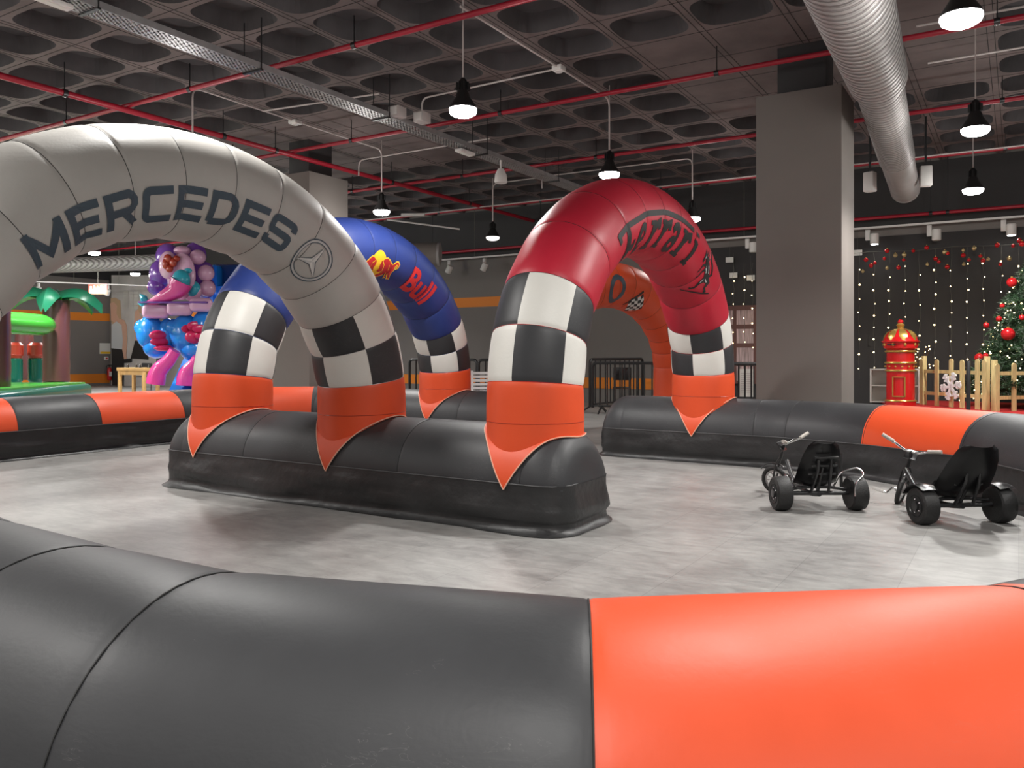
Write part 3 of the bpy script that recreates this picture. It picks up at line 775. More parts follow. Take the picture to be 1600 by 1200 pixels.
# ------------------------------------------------------------------ pipes, tray, ducts, conduits
def pipe_run(label, pts, r, m, name, cat, clamps=(), group=None, rr=.12):
    t = thing(name, label, cat, group=group)
    bm = B(); tube(bm, bent(pts, rr), r, 12); link('pipe', bm, m, t)
    for c in clamps:
        bm = B(); boxr(bm, c[0]-.006, c[0]+.006, c[1]-.006, c[1]+.006, c[2], ZC); dv = V((.03, 0, 0)) if len(c) > 3 else V((0, .03, 0)); tube(bm, [V(c[:3])-dv, V(c[:3])+dv], r*1.25, 10)
        link('hanger', bm, M['blackmetal'], t)
    return t
for y, lab in ((7.13, 'red sprinkler pipe crossing the near ceiling, first row from the camera'), (10.3, 'red sprinkler pipe passing above the red arch, second row'),
               (13.55, 'red sprinkler pipe behind the pillar neck, third row'), (16.75, 'red sprinkler pipe of the farthest cross row, before the back wall')):
    pipe_run(lab, [(XL, y, 4.85), (XR, y, 4.85)], .033, M['pipe'], 'sprinkler_pipe', 'pipe', [(x, y, 4.85, 'x') for x in (-18.9, -15.9, -12.6, -9.6, -6.6, -3.3, -.2)], 'red pipes across the ceiling')
pipe_run('long red main pipe running away from the camera above the grey arch', [(-11.0, 2, 4.78), (-11.0, YB, 4.78)], .045, M['pipe'], 'sprinkler_pipe', 'pipe', [(-11.0, y, 4.78) for y in (6.2, 8.8, 9.9, 13.0, 15.8)])
pipe_run('red pipe running along just under the ceiling in front of the back wall', [(-22, 18.3, 4.05), (XR, 18.3, 4.05)], .035, M['pipe'], 'sprinkler_pipe', 'pipe', [(x, 18.3, 4.05, 'x') for x in (-14, -10.5, -7.5, -4.4, -1.5, -1.2, .4)])
# cable tray
t = thing('cable_tray', 'long perforated steel cable tray hung from the ceiling over the arches', 'cable tray', (-7.72, 0, 4.6))
bm = B()
y = 3.4
while y < 18:    # perforated bottom: cross strips and rails with openings between
    boxr(bm, -.13, .13, y, y+.035, 0, .006); y += .07
for x in (-.13, -.078, -.026, .026, .078, .13): boxr(bm, x-.01, x+.01, 3.4, 18, 0, .005)
link('perforated_base', bm, M['galv'], t, smooth=False)
for s_ in (-1, 1):
    bm = B(); boxr(bm, s_*.14-.004, s_*.14+.004, 3.4, 18, 0, .07); link('side_rail', bm, M['galv'], t, smooth=False)
for yy in (4.6, 6.6, 8.9, 11.4, 13.9, 16.4):
    bm = B(); boxr(bm, -.16, .16, yy-.02, yy+.02, -.02, 0); boxr(bm, -.155, -.145, yy-.005, yy+.005, 0, ZC-4.6); boxr(bm, .145, .155, yy-.005, yy+.005, 0, ZC-4.6)
    link('hanger', bm, M['blackmetal'], t, smooth=False)
def tray_fix(name, label, cat, y, w=.10, l=.55, h=.06, x=-.02, m='whitepl'):
    t = thing(name, label, cat, (-7.72+x, y, 4.6-h))
    bm = B(); boxr(bm, -w/2, w/2, -l/2, l/2, 0, h*.75, bev=.012); link('housing', bm, M[m], t)
    bm = B(); boxr(bm, -w*.3, w*.3, -l*.42, l*.42, -.008, .001); link('diffuser', bm, M['paper'], t)
tray_fix('emergency_light', 'white emergency light under the tray at the top left corner', 'light', 4.05, .12, .75)
tray_fix('emergency_light', 'small white emergency light under the far part of the cable tray', 'light', 11.0, .14, .4, .07)
t = thing('speaker', 'white cone shaped speaker hanging beside the cable tray', 'speaker', (-7.62, 11.9, 4.32))
bm = B(); lathe(bm, [(.055, .12), (.10, .02), (.115, -.10), (.105, -.12)], n=20); link('horn', bm, M['whitepl'], t)
bm = B(); boxr(bm, -.012, .012, -.012, .012, .12, .27); link('bracket', bm, M['whitepl'], t)
for i, (x, y) in enumerate(((-7.55, 9.05), (-7.42, 9.45))):
    t = thing('junction_box', ('beige junction box on top of the cable tray edge, nearer one', 'beige junction box on the cable tray edge, with conduit on top')[i], 'junction box', (x, y, 4.62))
    bm = B(); boxr(bm, -.09, .09, -.10, .10, 0, .15, bev=.012); link('box_body', bm, M['conduit'], t)
    bm = B(); boxr(bm, -.07, .07, -.108, -.10, .02, .13, bev=.003); link('lid', bm, M['whitepl'], t)
# round ducts
def duct(label, segs, ribs=True, name='spiral_air_duct', m='galv'):
    t = thing(name, label, 'air duct')
    for k, (a, b, r0, r1, rib) in enumerate(segs):
        a, b = V(a), V(b); n = max(2, int((b-a).length/.014)) if rib else 12
        pts = [a.lerp(b, i/n) for i in range(n+1)]
        rs = [(r0+(r1-r0)*i/n)*(1+(.022 if rib and i % 5 in (0, 1) else 0)) for i in range(n+1)]
        bm = B(); tube(bm, pts, rs, 32); link('duct_section', bm, M[('duct' if rib else 'ductplain') if m == 'galv' else m], t, auto=60)
        bm = B(); d = (b-a).normalized(); tube(bm, [b-d*.03, b+d*.03], r1*1.02, 32); link('collar', bm, M['ductplain'], t)
    return t
duct('big silver round spiral duct coming down from top right past the pillar', [((-1.2, 6.2, 4.42), (-1.33, 9.8, 4.30), .36, .30, True), ((-1.33, 9.85, 4.28), (-1.58, 13.6, 4.24), .25, .25, True), ((-1.58, 13.6, 4.24), (-1.74, 16.2, 4.20), .24, .24, False)])
for i, x in enumerate((-2.18, -1.32)):
    t = thing('speaker', ('white box speaker left of the silver duct end', 'white box speaker right of the silver duct end')[i], 'speaker', (x, 15.2, 4.2), .3 if i else -.3)
    bm = B(); boxr(bm, -.09, .09, -.08, .08, -.17, .17, bev=.02); link('cabinet', bm, M['whitepl'], t)
    bm = B(); boxr(bm, -.015, .015, -.015, .015, .17, 1.0); link('bracket', bm, M['blackmetal'], t)
duct('dark ribbed round duct end behind the blue arch', [((-15.6, 13.6, 3.62), (-12.6, 15.1, 3.62), .24, .24, True), ((-12.55, 15.1, 3.62), (-11.7, 15.55, 3.6), .27, .27, False)], m='pillar')
duct('silver flexible duct far away above the mural, seen under the grey arch', [((-27.5, 13.2, 3.95), (-20.6, 14.5, 3.85), .22, .22, True)])
# conduits
CR = .013
def conduit(label, pts): 
    t = thing('electrical_conduit', label, 'conduit'); bm = B(); tube(bm, bent(pts, .14), CR, 8); link('pipe', bm, M['conduit'], t); return t
zc = 5.0
conduit('pale conduit running back to the lamp over the red arch', [(-5.13, 7.2, zc), (-5.13, 10.98, zc), (-5.13, 10.98, 4.25)])
conduit('pale cross conduit from the cable tray to the first ceiling lamp', [(-7.42, 9.45, 4.75), (-7.42, 9.45, zc-.02), (-5.2, 9.45, zc)])
conduit('pale conduit behind the red arch leading to the lamp at its right', [(-8.6, 15.05, 4.75), (-8.6, 15.05, zc), (-5.33, 15.15, zc), (-5.33, 15.15, 4.15)])
conduit('pale conduit bending down to the unlit lamp beyond the blue arch', [(-8.5, 15.1, zc), (-9.88, 15.1, zc), (-9.88, 15.1, 4.15)])
conduit('pale conduit running back to the lamp above the blue arch', [(-9.9, 7.4, 4.3), (-9.9, 7.4, zc), (-9.97, 11.5, zc), (-9.97, 11.5, 4.2)])
conduit('pale cross conduit between the tray and the conduit behind the grey arch', [(-10.9, 11.9, 4.7), (-10.9, 11.9, zc), (-7.85, 11.9, zc)])
conduit('short pale conduit under the tray beside the grey arch top', [(-9.95, 8.7, zc), (-7.85, 9.0, zc)])
conduit('white conduit right of the duct, nearer of the two', [(-1.0, 10.4, zc), (XR, 10.55, zc)])
conduit('white conduit right of the duct, farther of the two', [(-1.0, 11.8, zc), (XR, 11.8, zc)])
conduit('white conduit feeding the middle right lamp', [(-.42, 14.0, zc), (XR, 14.0, zc)])
conduit('grey cable channel crossing in front of the back wall', [(-16, 16.2, 4.75), (XR, 16.2, 4.75)])
t = thing('junction_box', 'pale junction box where two ceiling conduits meet near the red pipe', 'junction box', (-5.13, 9.42, 4.95))
bm = B(); boxr(bm, -.07, .07, -.07, .07, 0, .07, bev=.01); link('box_body', bm, M['whitepl'], t)
bm = B(); lathe(bm, [(.05, -.012), (.055, 0)], n=16); link('lid', bm, M['whitepl'], t)
t = thing('junction_box', 'pale junction box on the conduit behind the grey arch', 'junction box', (-9.93, 9.35, 4.95))
bm = B(); boxr(bm, -.08, .08, -.08, .08, 0, .06, bev=.01); link('box_body', bm, M['whitepl'], t)
bm = B(); lathe(bm, [(.05, -.012), (.055, 0)], n=16); link('lid', bm, M['whitepl'], t)
t = thing('tube_light', 'small slanted white tube light fitting beyond the grey arch', 'light', (-12.2, 15.2, 4.5), .5)
bm = B(); boxr(bm, -.28, .28, -.07, .07, 0, .06, bev=.01); link('housing', bm, M['whitepl'], t)
bm = B(); tube(bm, [(-.6, -.15, -.1), (1.1, .1, -.3)], .02, 8); link('tube', bm, M['whitepl'], t)

# ------------------------------------------------------------------ pendants
def pendant(lit=True):
    t = thing('pendant_lamp', 'x', 'lamp')
    bm = B(); tube(bm, [(0, 0, .32), (0, 0, 1.3)], .008, 6); link('cord', bm, M['conduit'], t)
    bm = B(); prof = [(.02, .34), (.05, .30), (.055, .20), (.075, .16), (.08, .13), (.145, .03), (.155, .0), (.14, .0)]
    lathe(bm, prof, n=28); link('housing', bm, M['lampbody'], t)
    for k in range(8):
        bm = B(); a = 2*PI*k/8; box(bm, (.062*math.cos(a), .062*math.sin(a), .245), (.03, .006, .09), Matrix.Rotation(a, 3, 'Z')); 
        link('cooling_fin', bm, M['lampbody'], t, smooth=False)
    bm = B(); lathe(bm, [(.15, .004), (.152, -.02), (.138, -.05), (.095, -.074), (.04, -.084), (.002, -.086)], n=28); link('diffuser', bm, M['lampglow' if lit else 'lampoff'], t)
    return t
litp = pendant(True); offp = pendant(False)
spec = [(-5.13, 7.25, 3.9, 1, 'bright pendant lamp nearest the camera, between grey and red arches'),
        (-9.97, 11.5, 3.87, 1, 'bright pendant lamp just above the blue arch'),
        (-5.13, 10.98, 3.9, 2, 'black pendant lamp hanging right behind the top of the red arch'),
        (-5.33, 15.15, 3.85, 1, 'bright pendant lamp at the right shoulder of the red arch'),
        (-9.88, 15.1, 3.82, 0, 'black unlit pendant lamp between the blue and red arches'),
        (-.38, 7.2, 3.86, 1, 'bright pendant lamp in the top right corner'),
        (-.43, 10.9, 3.86, 1, 'bright pendant lamp, middle of the three at right'),
        (-.62, 14.9, 3.86, 1, 'bright pendant lamp, lowest of the three at right above the christmas display'),
        (-20.6, 12.4, 3.9, 1, 'lit pendant lamp seen just under the grey arch at left'),
        (-24.9, 16.4, 3.9, 1, 'lit pendant lamp far away above the mural')]
first = {1: litp, 0: offp}; used = {1: False, 0: False}
for x, y, z, k, lab in spec:
    kk = 1 if k else 0
    o = first[kk] if not used[kk] else copy_tree(first[kk])
    used[kk] = True; o.location = (x, y, z); o['label'] = lab; o['group'] = 'pendant lamps over the track'

# ------------------------------------------------------------------ track spots on the back wall
def track_rail(label, a, b):
    t = thing('ceiling_track_rail', label, 'light rail'); bm = B(); a, b = V(a), V(b); d = b-a
    box(bm, (a+b)/2, (d.length, .04, .04), Matrix.Rotation(math.atan2(d.y, d.x), 3, 'Z')); link('rail', bm, M['whitepl'], t, smooth=False)
    for f_ in (.2, .5, .8):
        bm = B(); p = a.lerp(b, f_); tube(bm, [p, (p.x, p.y, ZC)], .006, 6); link('suspension_rod', bm, M['wire'], t)
track_rail('white light rail along the back wall over the christmas display', (-17.5, 18.35, 3.86), (XR, 18.35, 3.86))
track_rail('white light rail near the mural, seen under the grey arch', (-28.2, 13.6, 3.62), (-26.0, 17.6, 3.62))
def spot(lit=True, tilt=0):
    t = thing('track_spotlight', 'x', 'spotlight')
    bm = B(); boxr(bm, -.045, .045, -.03, .03, -.24, -.02, bev=.008); link('adapter', bm, M['whitepl'], t)
    R_ = Matrix.Rotation(tilt, 4, 'Y')
    bm = B(); lathe(bm, [(.08, -.33), (.085, -.32), (.085, -.12), (.075, -.11)], (.13, -.02, 0), 20); bmesh.ops.transform(bm, matrix=R_, verts=bm.verts[:]); link('barrel', bm, M['whitepl'], t)
    bm = B(); lathe(bm, [(.068, -.336), (.06, -.328)], (.13, -.02, 0), 16); bmesh.ops.transform(bm, matrix=R_, verts=bm.verts[:]); link('lens', bm, M['lampglow' if lit else 'paper'], t)
    return t
def pxX(px, Y):
    u = (px-800)/f_px; return Y*(FW.x+u*RT.x)/(FW.y+u*RT.y)
s1 = spot(True); s2 = spot(False, .5); s3 = spot(False)
us = set()
for px, k, lab in ((1356, 1, 'white spotlight nearest the right pillar, above the string lights'), (1452, 3, 'white spotlight in the middle above the string lights'),
                   (1568, 1, 'white glowing spotlight at the far right of the rail'), (1168, 3, 'white spotlight just left of the big pillar'),
                   (702, 2, 'tilted white spotlight next to the blue arch'), (757, 2, 'tilted white spotlight halfway between blue and red arches')):
    src = {1: s1, 2: s2, 3: s3}[k]; o = src if k not in us else copy_tree(src); us.add(k)
    o.location = (pxX(px, 18.35), 18.35, 3.84); o['label'] = lab; o['group'] = 'spotlights on the back rail'
for (x, y, lab) in ((-27.6, 14.7, 'small spotlight on the left rail, nearest the palm'), (-26.6, 16.5, 'small spotlight on the left rail, by the mural')):
    o = copy_tree(s2); o.location = (x, y, 3.6); o['label'] = lab; o['group'] = 'spotlights on the left rail'

# ------------------------------------------------------------------ pedal karts
def ring_pts(c, r, n=20, ax='x', a0=0, a1=360):
    out = []
    for i in range(n+(0 if a1-a0 == 360 else 1)):
        a = math.radians(a0+(a1-a0)*i/n); out.append(V(c)+(V((0, r*math.cos(a), r*math.sin(a))) if ax == 'x' else V((r*math.cos(a), r*math.sin(a), 0))))
    return out
def kart(label, loc, rz, steer=.3, lean=0, fender=False, hook=False, ss=1):
    t = thing('pedal_kart', label, 'pedal kart', loc, rz)
    tr = .30
    for s in (-1, 1):
        bm = B(); R = .135
        lathe(bm, [(.075, -.055), (.115, -.062), (.130, -.052), (.135, -.03), (.136, 0), (.135, .03), (.130, .052), (.115, .062), (.075, .055)], (s*tr, 0, R), 36, axis='x')
        w = link('rear_wheel', bm, M['tyre'], t)
        bm = B(); lathe(bm, [(.02, s*.070), (.034, s*.068), (.036, s*.052), (.06, s*.040), (.074, s*.052), (.078, s*.06), (.078, -s*.055), (.03, -s*.05)], (s*tr, 0, R), 28, axis='x'); link('rim', bm, M['blackmetal'], w)
        for k in range(5):
            a = 2*PI*k/5; bm = B(); ball(bm, (s*(tr+.052), .048*math.cos(a), R+.048*math.sin(a)), .008, 8); link('wheel_nut', bm, M['chrome'], w)
    bm = B(); tube(bm, [(-tr+.06, 0, .135), (tr-.06, 0, .135)], .018, 12); tube(bm, [(-tr+.06, .03, .16), (-.1, .05, .175), (.1, .05, .175), (tr-.06, .03, .16)], .013, 10); link('rear_axle', bm, M['blackmetal'], t)
    bm = B(); tube(bm, bent([(0, -.02, .13), (0, .18, .10), (0, .52, .13), (0, .70, .30)], .1), .02, 12)
    tube(bm, bent([(.07, -.03, .15), (.05, -.13, .33), (.05, -.14, .42)], .05), .012, 8); tube(bm, bent([(-.07, -.03, .15), (-.05, -.13, .33), (-.05, -.14, .42)], .05), .012, 8)
    tube(bm, [(0, .02, .14), (0, -.10, .36)], .015, 8); link('frame', bm, M['blackmetal'], t)
    # moulded seat: curved shell with side wings
    bm = B(); prof = [(.40, .17), (.34, .155), (.24, .150), (.12, .160), (.04, .19), (-.02, .25), (-.07, .34), (-.115, .43), (-.15, .51), (-.165, .545)]
    rows = []
    for i, (y, z) in enumerate(prof):
        hw = [.10, .13, .155, .165, .17, .172, .165, .15, .12, .08][i]*ss; row = []; y = .1+(y-.1)*ss*1.05; z = .15+(z-.15)*(1+(ss-1)*.35)
        for j in range(11):
            q = -1+2*j/10; lift = .065*abs(q)**2.6
            if i < 4: row.append((q*hw, y, z+lift))
            else: row.append((q*hw, y+lift*.9, z+lift*.25))
        rows.append([bm.verts.new(p) for p in row])
    for a, b in zip(rows, rows[1:]):
        for j in range(10): bm.faces.new((a[j], b[j], b[j+1], a[j+1]))
    bmesh.ops.solidify(bm, geom=bm.faces[:], thickness=.014)
    bmesh.ops.recalc_face_normals(bm, faces=bm.faces[:]); seat = link('seat', bm, M['seatm'], t)
    for k, zz in enumerate((.30, .37, .44)):
        bm = B(); box(bm, (0, -.075-.045*k, zz), (.22-.02*k, .012, .014), Matrix.Rotation(.35, 3, 'X')); link('seat_rib', bm, M['blackmetal'], seat)
    # steering column
    fx = V((0, .78, .0))
    def rot(p):
        p = V(p)-V((0, .70, .30)); p = Matrix.Rotation(steer, 3, 'Z') @ p; p = Matrix.Rotation(lean, 3, 'Y') @ p; return p+V((0, .70, .30))
    def xf(bm): 
        for v in bm.verts: v.co = rot(v.co)
    bm = B(); R = .125
    tube(bm, ring_pts((0, .84, R), R-.018), .019, 10, closed=True); xf(bm); fw = link('front_wheel', bm, M['tyre'], t)
    bm = B(); tube(bm, ring_pts((0, .84, R), R-.042), .009, 8, closed=True); tube(bm, [(-.05, .84, R), (.05, .84, R)], .018, 10)
    for k in range(10):
        a = 2*PI*k/10; tube(bm, [(0, .84, R), (0, .84+.085*math.cos(a), R+.085*math.sin(a))], .003, 5)
    xf(bm); link('rim', bm, M['galv'], fw)
    bm = B()
    for s in (-1, 1): tube(bm, bent([(s*.035, .84, R), (s*.035, .79, R+.16), (s*.012, .76, R+.20)], .04), .009, 8)
    tube(bm, [(0, .765, .31), (0, .70, .46)], .015, 10); tube(bm, ring_pts((0, .84, R), R+.03, 10, 'x', 40, 130), .006, 6); xf(bm); link('fork', bm, M['blackmetal'], t)
    bm = B(); tube(bm, bent([(-.20, .60, .50), (-.13, .62, .48), (-.05, .70, .45), (.05, .70, .45), (.13, .62, .48), (.20, .60, .50)], .03), .010, 10); xf(bm); hb = link('handlebar', bm, M['chrome'], t)
    for s in (-1, 1):
        bm = B(); tube(bm, [(s*.13, .618, .482), (s*.23, .59, .51)], .0155, 12); xf(bm); link('grip', bm, M['grip'], hb)
    bm = B(); box(bm, (0, .735, .43), (.10, .012, .09), Matrix.Rotation(-.4, 3, 'X'), bev=.004); xf(bm); link('number_plate', bm, M['seatm'], t)
    for s in (-1, 1):
        bm = B(); tube(bm, bent([(s*.03, .84, R), (s*.075, .84, R), (s*.085, .84+s*.09, R+s*.055), (s*.12, .84+s*.09, R+s*.055)], .015), .008, 8); xf(bm); cr = link('crank', bm, M['chrome'], t)
        bm = B(); c = V((s*.155, .84+s*.09, R+s*.055))
        for dy in (-.038, .038): box(bm, c+V((0, dy, 0)), (.085, .014, .022), bev=.003)
        for dx in (-.04, 0, .04): box(bm, c+V((dx, 0, 0)), (.010, .075, .02), bev=.002)
        xf(bm); link('pedal', bm, M['whitepl'], t)
    if hook:
        bm = B(); tube(bm, bent([(.16, .10, .16), (.20, .04, .30), (.33, .02, .335), (.36, -.03, .29), (.25, -.10, .22), (.24, -.13, .13)], .05), .008, 8); link('brake_hose', bm, M['chrome'], t)
        bm = B(); tube(bm, [(.22, .08, .17), (.22, .10, .44)], .013, 10); link('brake_lever', bm, M['tyre'], t)
        bm = B(); tube(bm, bent([(-.16, .05, .16), (-.20, .20, .26), (-.10, .34, .22)], .05), .008, 8); link('brake_hose', bm, M['chrome'], t)
    if fender:
        for s in (-1, 1):
            bm = B(); rows = []
            for i in range(9):
                a = math.radians(25+100*i/8); rows.append([bm.verts.new((s*tr+q*.065, .165*math.cos(a), .135+(.165-.012*abs(q))*math.sin(a))) for q in (-1, -.5, 0, .5, 1)])
            for a, b in zip(rows, rows[1:]):
                for j in range(4): bm.faces.new((a[j], a[j+1], b[j+1], b[j]))
            bmesh.ops.solidify(bm, geom=bm.faces[:], thickness=.008); bmesh.ops.recalc_face_normals(bm, faces=bm.faces[:])
            link('mudguard', bm, M['seatm'], t)
    return t
kart('black three-wheeled pedal kart with chrome handlebar, the left of the pair', (-1.36, 6.82, 0), math.radians(33), steer=.75, lean=-.12, hook=True)
kart('black three-wheeled pedal kart with mudguards and reclined seat, nearest the right barrier', (-.36, 6.84, 0), math.radians(38), steer=-.75, lean=.35, fender=True, ss=1.3)
for o in [x for x in COL.objects if x.name.startswith('pedal_kart')]: o.scale = (1.0, 1.0, 1.0)

# ------------------------------------------------------------------ christmas corner
PX = .30
def at_px(px, py, z):
    u = (px-800)/f_px; v = (552-py)/f_px; d = (z-H_EYE)/v
    return V((d*(FW.x+u*RT.x), d*(FW.y+u*RT.y), z))
def at_d(px, d, z=0):
    u = (px-800)/f_px; return V((d*(FW.x+u*RT.x), d*(FW.y+u*RT.y), z))
t = thing('display_platform', 'low platform covered in red carpet under the christmas tree', 'platform', (0, 0, 0))
bm = B(); q = [at_d(1392, 14.9), at_d(1560, 12.9), at_d(1900, 11.2), V((3.5, 18.4, 0)), V((-2.6, 18.4, 0))]
lo = [bm.verts.new((p.x, p.y, 0)) for p in q]; hi = [bm.verts.new((p.x, p.y, PX-.02)) for p in q]
bm.faces.new(lo[::-1]); bm.faces.new(hi)
for i in range(5): bm.faces.new((lo[i], lo[(i+1) % 5], hi[(i+1) % 5], hi[i]))
link('base', bm, M['walldark'], t, smooth=False)
bm = B(); lo = [bm.verts.new((p.x, p.y, PX-.02)) for p in q]; hi = [bm.verts.new((p.x, p.y, PX)) for p in q]
bm.faces.new(lo[::-1]); bm.faces.new(hi)
for i in range(5): bm.faces.new((lo[i], lo[(i+1) % 5], hi[(i+1) % 5], hi[i]))
link('carpet', bm, M['carpet'], t, smooth=False)
def picket(bm, p, d, h, w=.095, th=.02):
    """one round topped board standing at p facing across d"""
    n = V((-d.y, d.x, 0)); pts = [(-w/2, 0), (w/2, 0), (w/2, h-w/2)]+[(w/2*math.cos(math.radians(a)), h-w/2+w/2*math.sin(math.radians(a))) for a in (30, 60, 90, 120, 150)]+[(-w/2, h-w/2)]
    A_ = [bm.verts.new(p+d*x+n*(th/2)+V((0, 0, z))) for x, z in pts]; C_ = [bm.verts.new(p+d*x-n*(th/2)+V((0, 0, z))) for x, z in pts]
    bm.faces.new(A_); bm.faces.new(C_[::-1])
    for i in range(len(pts)): bm.faces.new((A_[i], C_[i], C_[(i+1) % len(pts)], A_[(i+1) % len(pts)]))
def wood_fence(label, a, b, pk, h=.86, posts=(0, 1)):
    t = thing('picket_fence', label, 'fence'); a, b = V(a), V(b); d = (b-a).normalized(); L_ = (b-a).length; n = V((-d.y, d.x, 0))
    for f_ in pk:
        bm = B(); picket(bm, a+d*(L_*f_), d, h*random.uniform(.97, 1.01)); bmesh.ops.recalc_face_normals(bm, faces=bm.faces[:]); link('picket', bm, M['wood'], t, smooth=False)
    for z in (.22, .62):
        bm = B(); box(bm, (a+b)/2+n*.028+V((0, 0, z)), (L_, .028, .06), Matrix.Rotation(math.atan2(d.y, d.x), 3, 'Z')); link('rail', bm, M['wood'], t, smooth=False)
    for f_ in posts:
        bm = B(); box(bm, a+d*(L_*f_)+n*.05+V((0, 0, (h+.04)/2)), (.07, .07, h+.04), Matrix.Rotation(math.atan2(d.y, d.x), 3, 'Z'), bev=.006); link('fence_post', bm, M['wood'], t)
    return t
fa, fb = at_px(1440, 632, PX), at_px(1538, 641, PX)
wood_fence('pale picket fence section left of the tree with a snowflake on it', fa, fb, (.0, .26, .50, .67, .90, 1.0))
fc, fd = at_px(1558, 643, PX), at_px(1650, 640, PX)
wood_fence('pale picket fence section at the right edge in front of the tree', fc, fd, (.0, .28, .55, .82), h=.80, posts=(0,))
t = thing('black_post', 'thin black post between the fence and the orange barrier', 'post', at_d(1513, 12.9))
bm = B(); boxr(bm, -.03, .03, -.03, .03, 0, 1.13, bev=.005); link('shaft', bm, M['blackmetal'], t)
bm = B(); boxr(bm, -.1, .1, -.1, .1, 0, .03, bev=.01); link('foot', bm, M['blackmetal'], t)
# snowflake
p = fa.lerp(fb, .54); d = (fb-fa).normalized(); nrm = V((d.y, -d.x, 0)); ctr = p+nrm*.06+V((0, 0, .37))
bm = B()
def bar2(x0, y0, x1, y1, w):
    a_ = V((x0, y0)); b_ = V((x1, y1)); dd = (b_-a_).normalized(); nn = V((-dd.y, dd.x))*w/2
    P4 = [a_+nn, a_-nn, b_-nn, b_+nn]; F_ = []
    for s in (.012, -.012): F_.append([bm.verts.new(ctr+d*q.x+V((0, 0, q.y))+nrm*s) for q in P4])
    bm.faces.new(F_[0]); bm.faces.new(F_[1][::-1])
    for i in range(4): bm.faces.new((F_[0][i], F_[1][i], F_[1][(i+1) % 4], F_[0][(i+1) % 4]))
for k in range(6):
    a = math.radians(60*k+10); c, s = math.cos(a), math.sin(a)
    bar2(0, 0, c*.25, s*.25, .045)
    for rr_, ll in ((.12, .08), (.19, .07)):
        for da in (.9, -.9): bar2(c*rr_, s*rr_, c*rr_+ll*math.cos(a+da), s*rr_+ll*math.sin(a+da), .035)
bmesh.ops.recalc_face_normals(bm, faces=bm.faces[:])
tag(link('snowflake', bm, M['snow'], smooth=False), 'big white snowflake hung on the pale picket fence', 'snowflake')
# letter box
base = at_d(1407, 15.0, PX); 
t = thing('letter_box', 'round red and gold letter box with domed crown lid', 'letter box', base)
bm = B(); lathe(bm, [(.255, 0), (.26, .08), (.24, .10), (.235, 1.22), (.24, 1.24)], n=40); link('body', bm, M['mailred'], t)
for z, r, h in ((.10, .265, .05), (.76, .262, .05), (.93, .265, .055), (1.18, .262, .05)):
    bm = B(); lathe(bm, [(.235, z-h/2), (r, z-h/3), (r+.008, z), (r, z+h/3), (.235, z+h/2)], n=40); link('gold_band', bm, M['gold'], t)
bm = B()
for k in range(14):
    a = 2*PI*k/14; ball(bm, (.258*math.cos(a), .258*math.sin(a), .85), .018, 8)
link('stud_row', bm, M['gold'], t)
bm = B(); R4 = Matrix.Rotation(-.95, 3, 'Z')
for p0_, s_ in (((0, -.245, .62), (.20, .02, .02)), ((0, -.245, .20), (.20, .02, .02)), ((-.1, -.245, .41), (.02, .02, .44)), ((.1, -.245, .41), (.02, .02, .44))):
    box(bm, p0_, s_)
link('door_frame', bm, M['gold'], t, smooth=False)
bm = B(); lathe(bm, [(.24, 1.22), (.285, 1.25), (.29, 1.29), (.29, 1.36), (.325, 1.385), (.33, 1.40), (.29, 1.42)], n=40); col_ = link('collar', bm, M['mailred'], t)
bm = B(); box(bm, (-.12, -.27, 1.325), (.15, .03, .028), Matrix.Rotation(-.4, 3, 'Z')); link('letter_slot', bm, M['lampbody'], t)
for k in range(9):
    a = 2*PI*k/9+.2; bm = B(); ball(bm, (.285*math.cos(a), .285*math.sin(a), 1.33), .04, 10, (.7, .7, 1)); link('gold_leaf', bm, M['gold'], col_)
bm = B(); lathe(bm, [(.29, 1.41), (.275, 1.50), (.23, 1.585), (.15, 1.645), (.07, 1.665)], n=40, rib=lambda a: 1+.02*abs(math.sin(4*a))); lid = link('dome_lid', bm, M['mailred'], t)
for k in range(8):
    a = 2*PI*k/8+.3; bm = B(); pr = [(.282, 1.415, .05), (.268, 1.50, .26), (.225, 1.585, .30), (.15, 1.645, .3), (.08, 1.668, .3)]; rw = []
    for r_, z, wd in pr: rw.append([bm.verts.new(((r_+.012)*math.cos(a+wd*q), (r_+.012)*math.sin(a+wd*q), z+.006)) for q in (-1, -.5, 0, .5, 1)])
    for u_, v_ in zip(rw, rw[1:]):
        for j in range(4): bm.faces.new((u_[j], u_[j+1], v_[j+1], v_[j]))
    link('gold_petal', bm, M['gold'], lid)
bm = B(); lathe(bm, [(.05, 1.65), (.065, 1.68), (.05, 1.70), (.06, 1.73), (.075, 1.76), (.04, 1.80)], n=20); fin = link('finial', bm, M['gold'], t)
bm = B(); ball(bm, (0, 0, 1.83), .05, 14, (1, 1, 1.1)); link('red_knob', bm, M['mailred'], fin)
t.scale = (1, 1, .835)
# pale pink shelf behind it
t = thing('open_shelf', 'low pale pink cube shelf behind the letter box', 'shelf', at_d(1398, 15.8, PX), .10)
t.scale = (1, 1, .72)
pk = M['palepink'] 
for x in (-.42, .0, .42): bm = B(); boxr(bm, x-.015, x+.015, -.17, .17, 0, .90); link('upright', bm, M['paper'], t, smooth=False)
for z in (.02, .45, .885): bm = B(); boxr(bm, -.42, .42, -.165, .165, z-.015, z+.015); link('shelf_board', bm, M['paper'], t, smooth=False)
bm = B(); boxr(bm, -.42, .42, .16, .17, 0, .9); link('back_panel', bm, M['paper'], t, smooth=False)

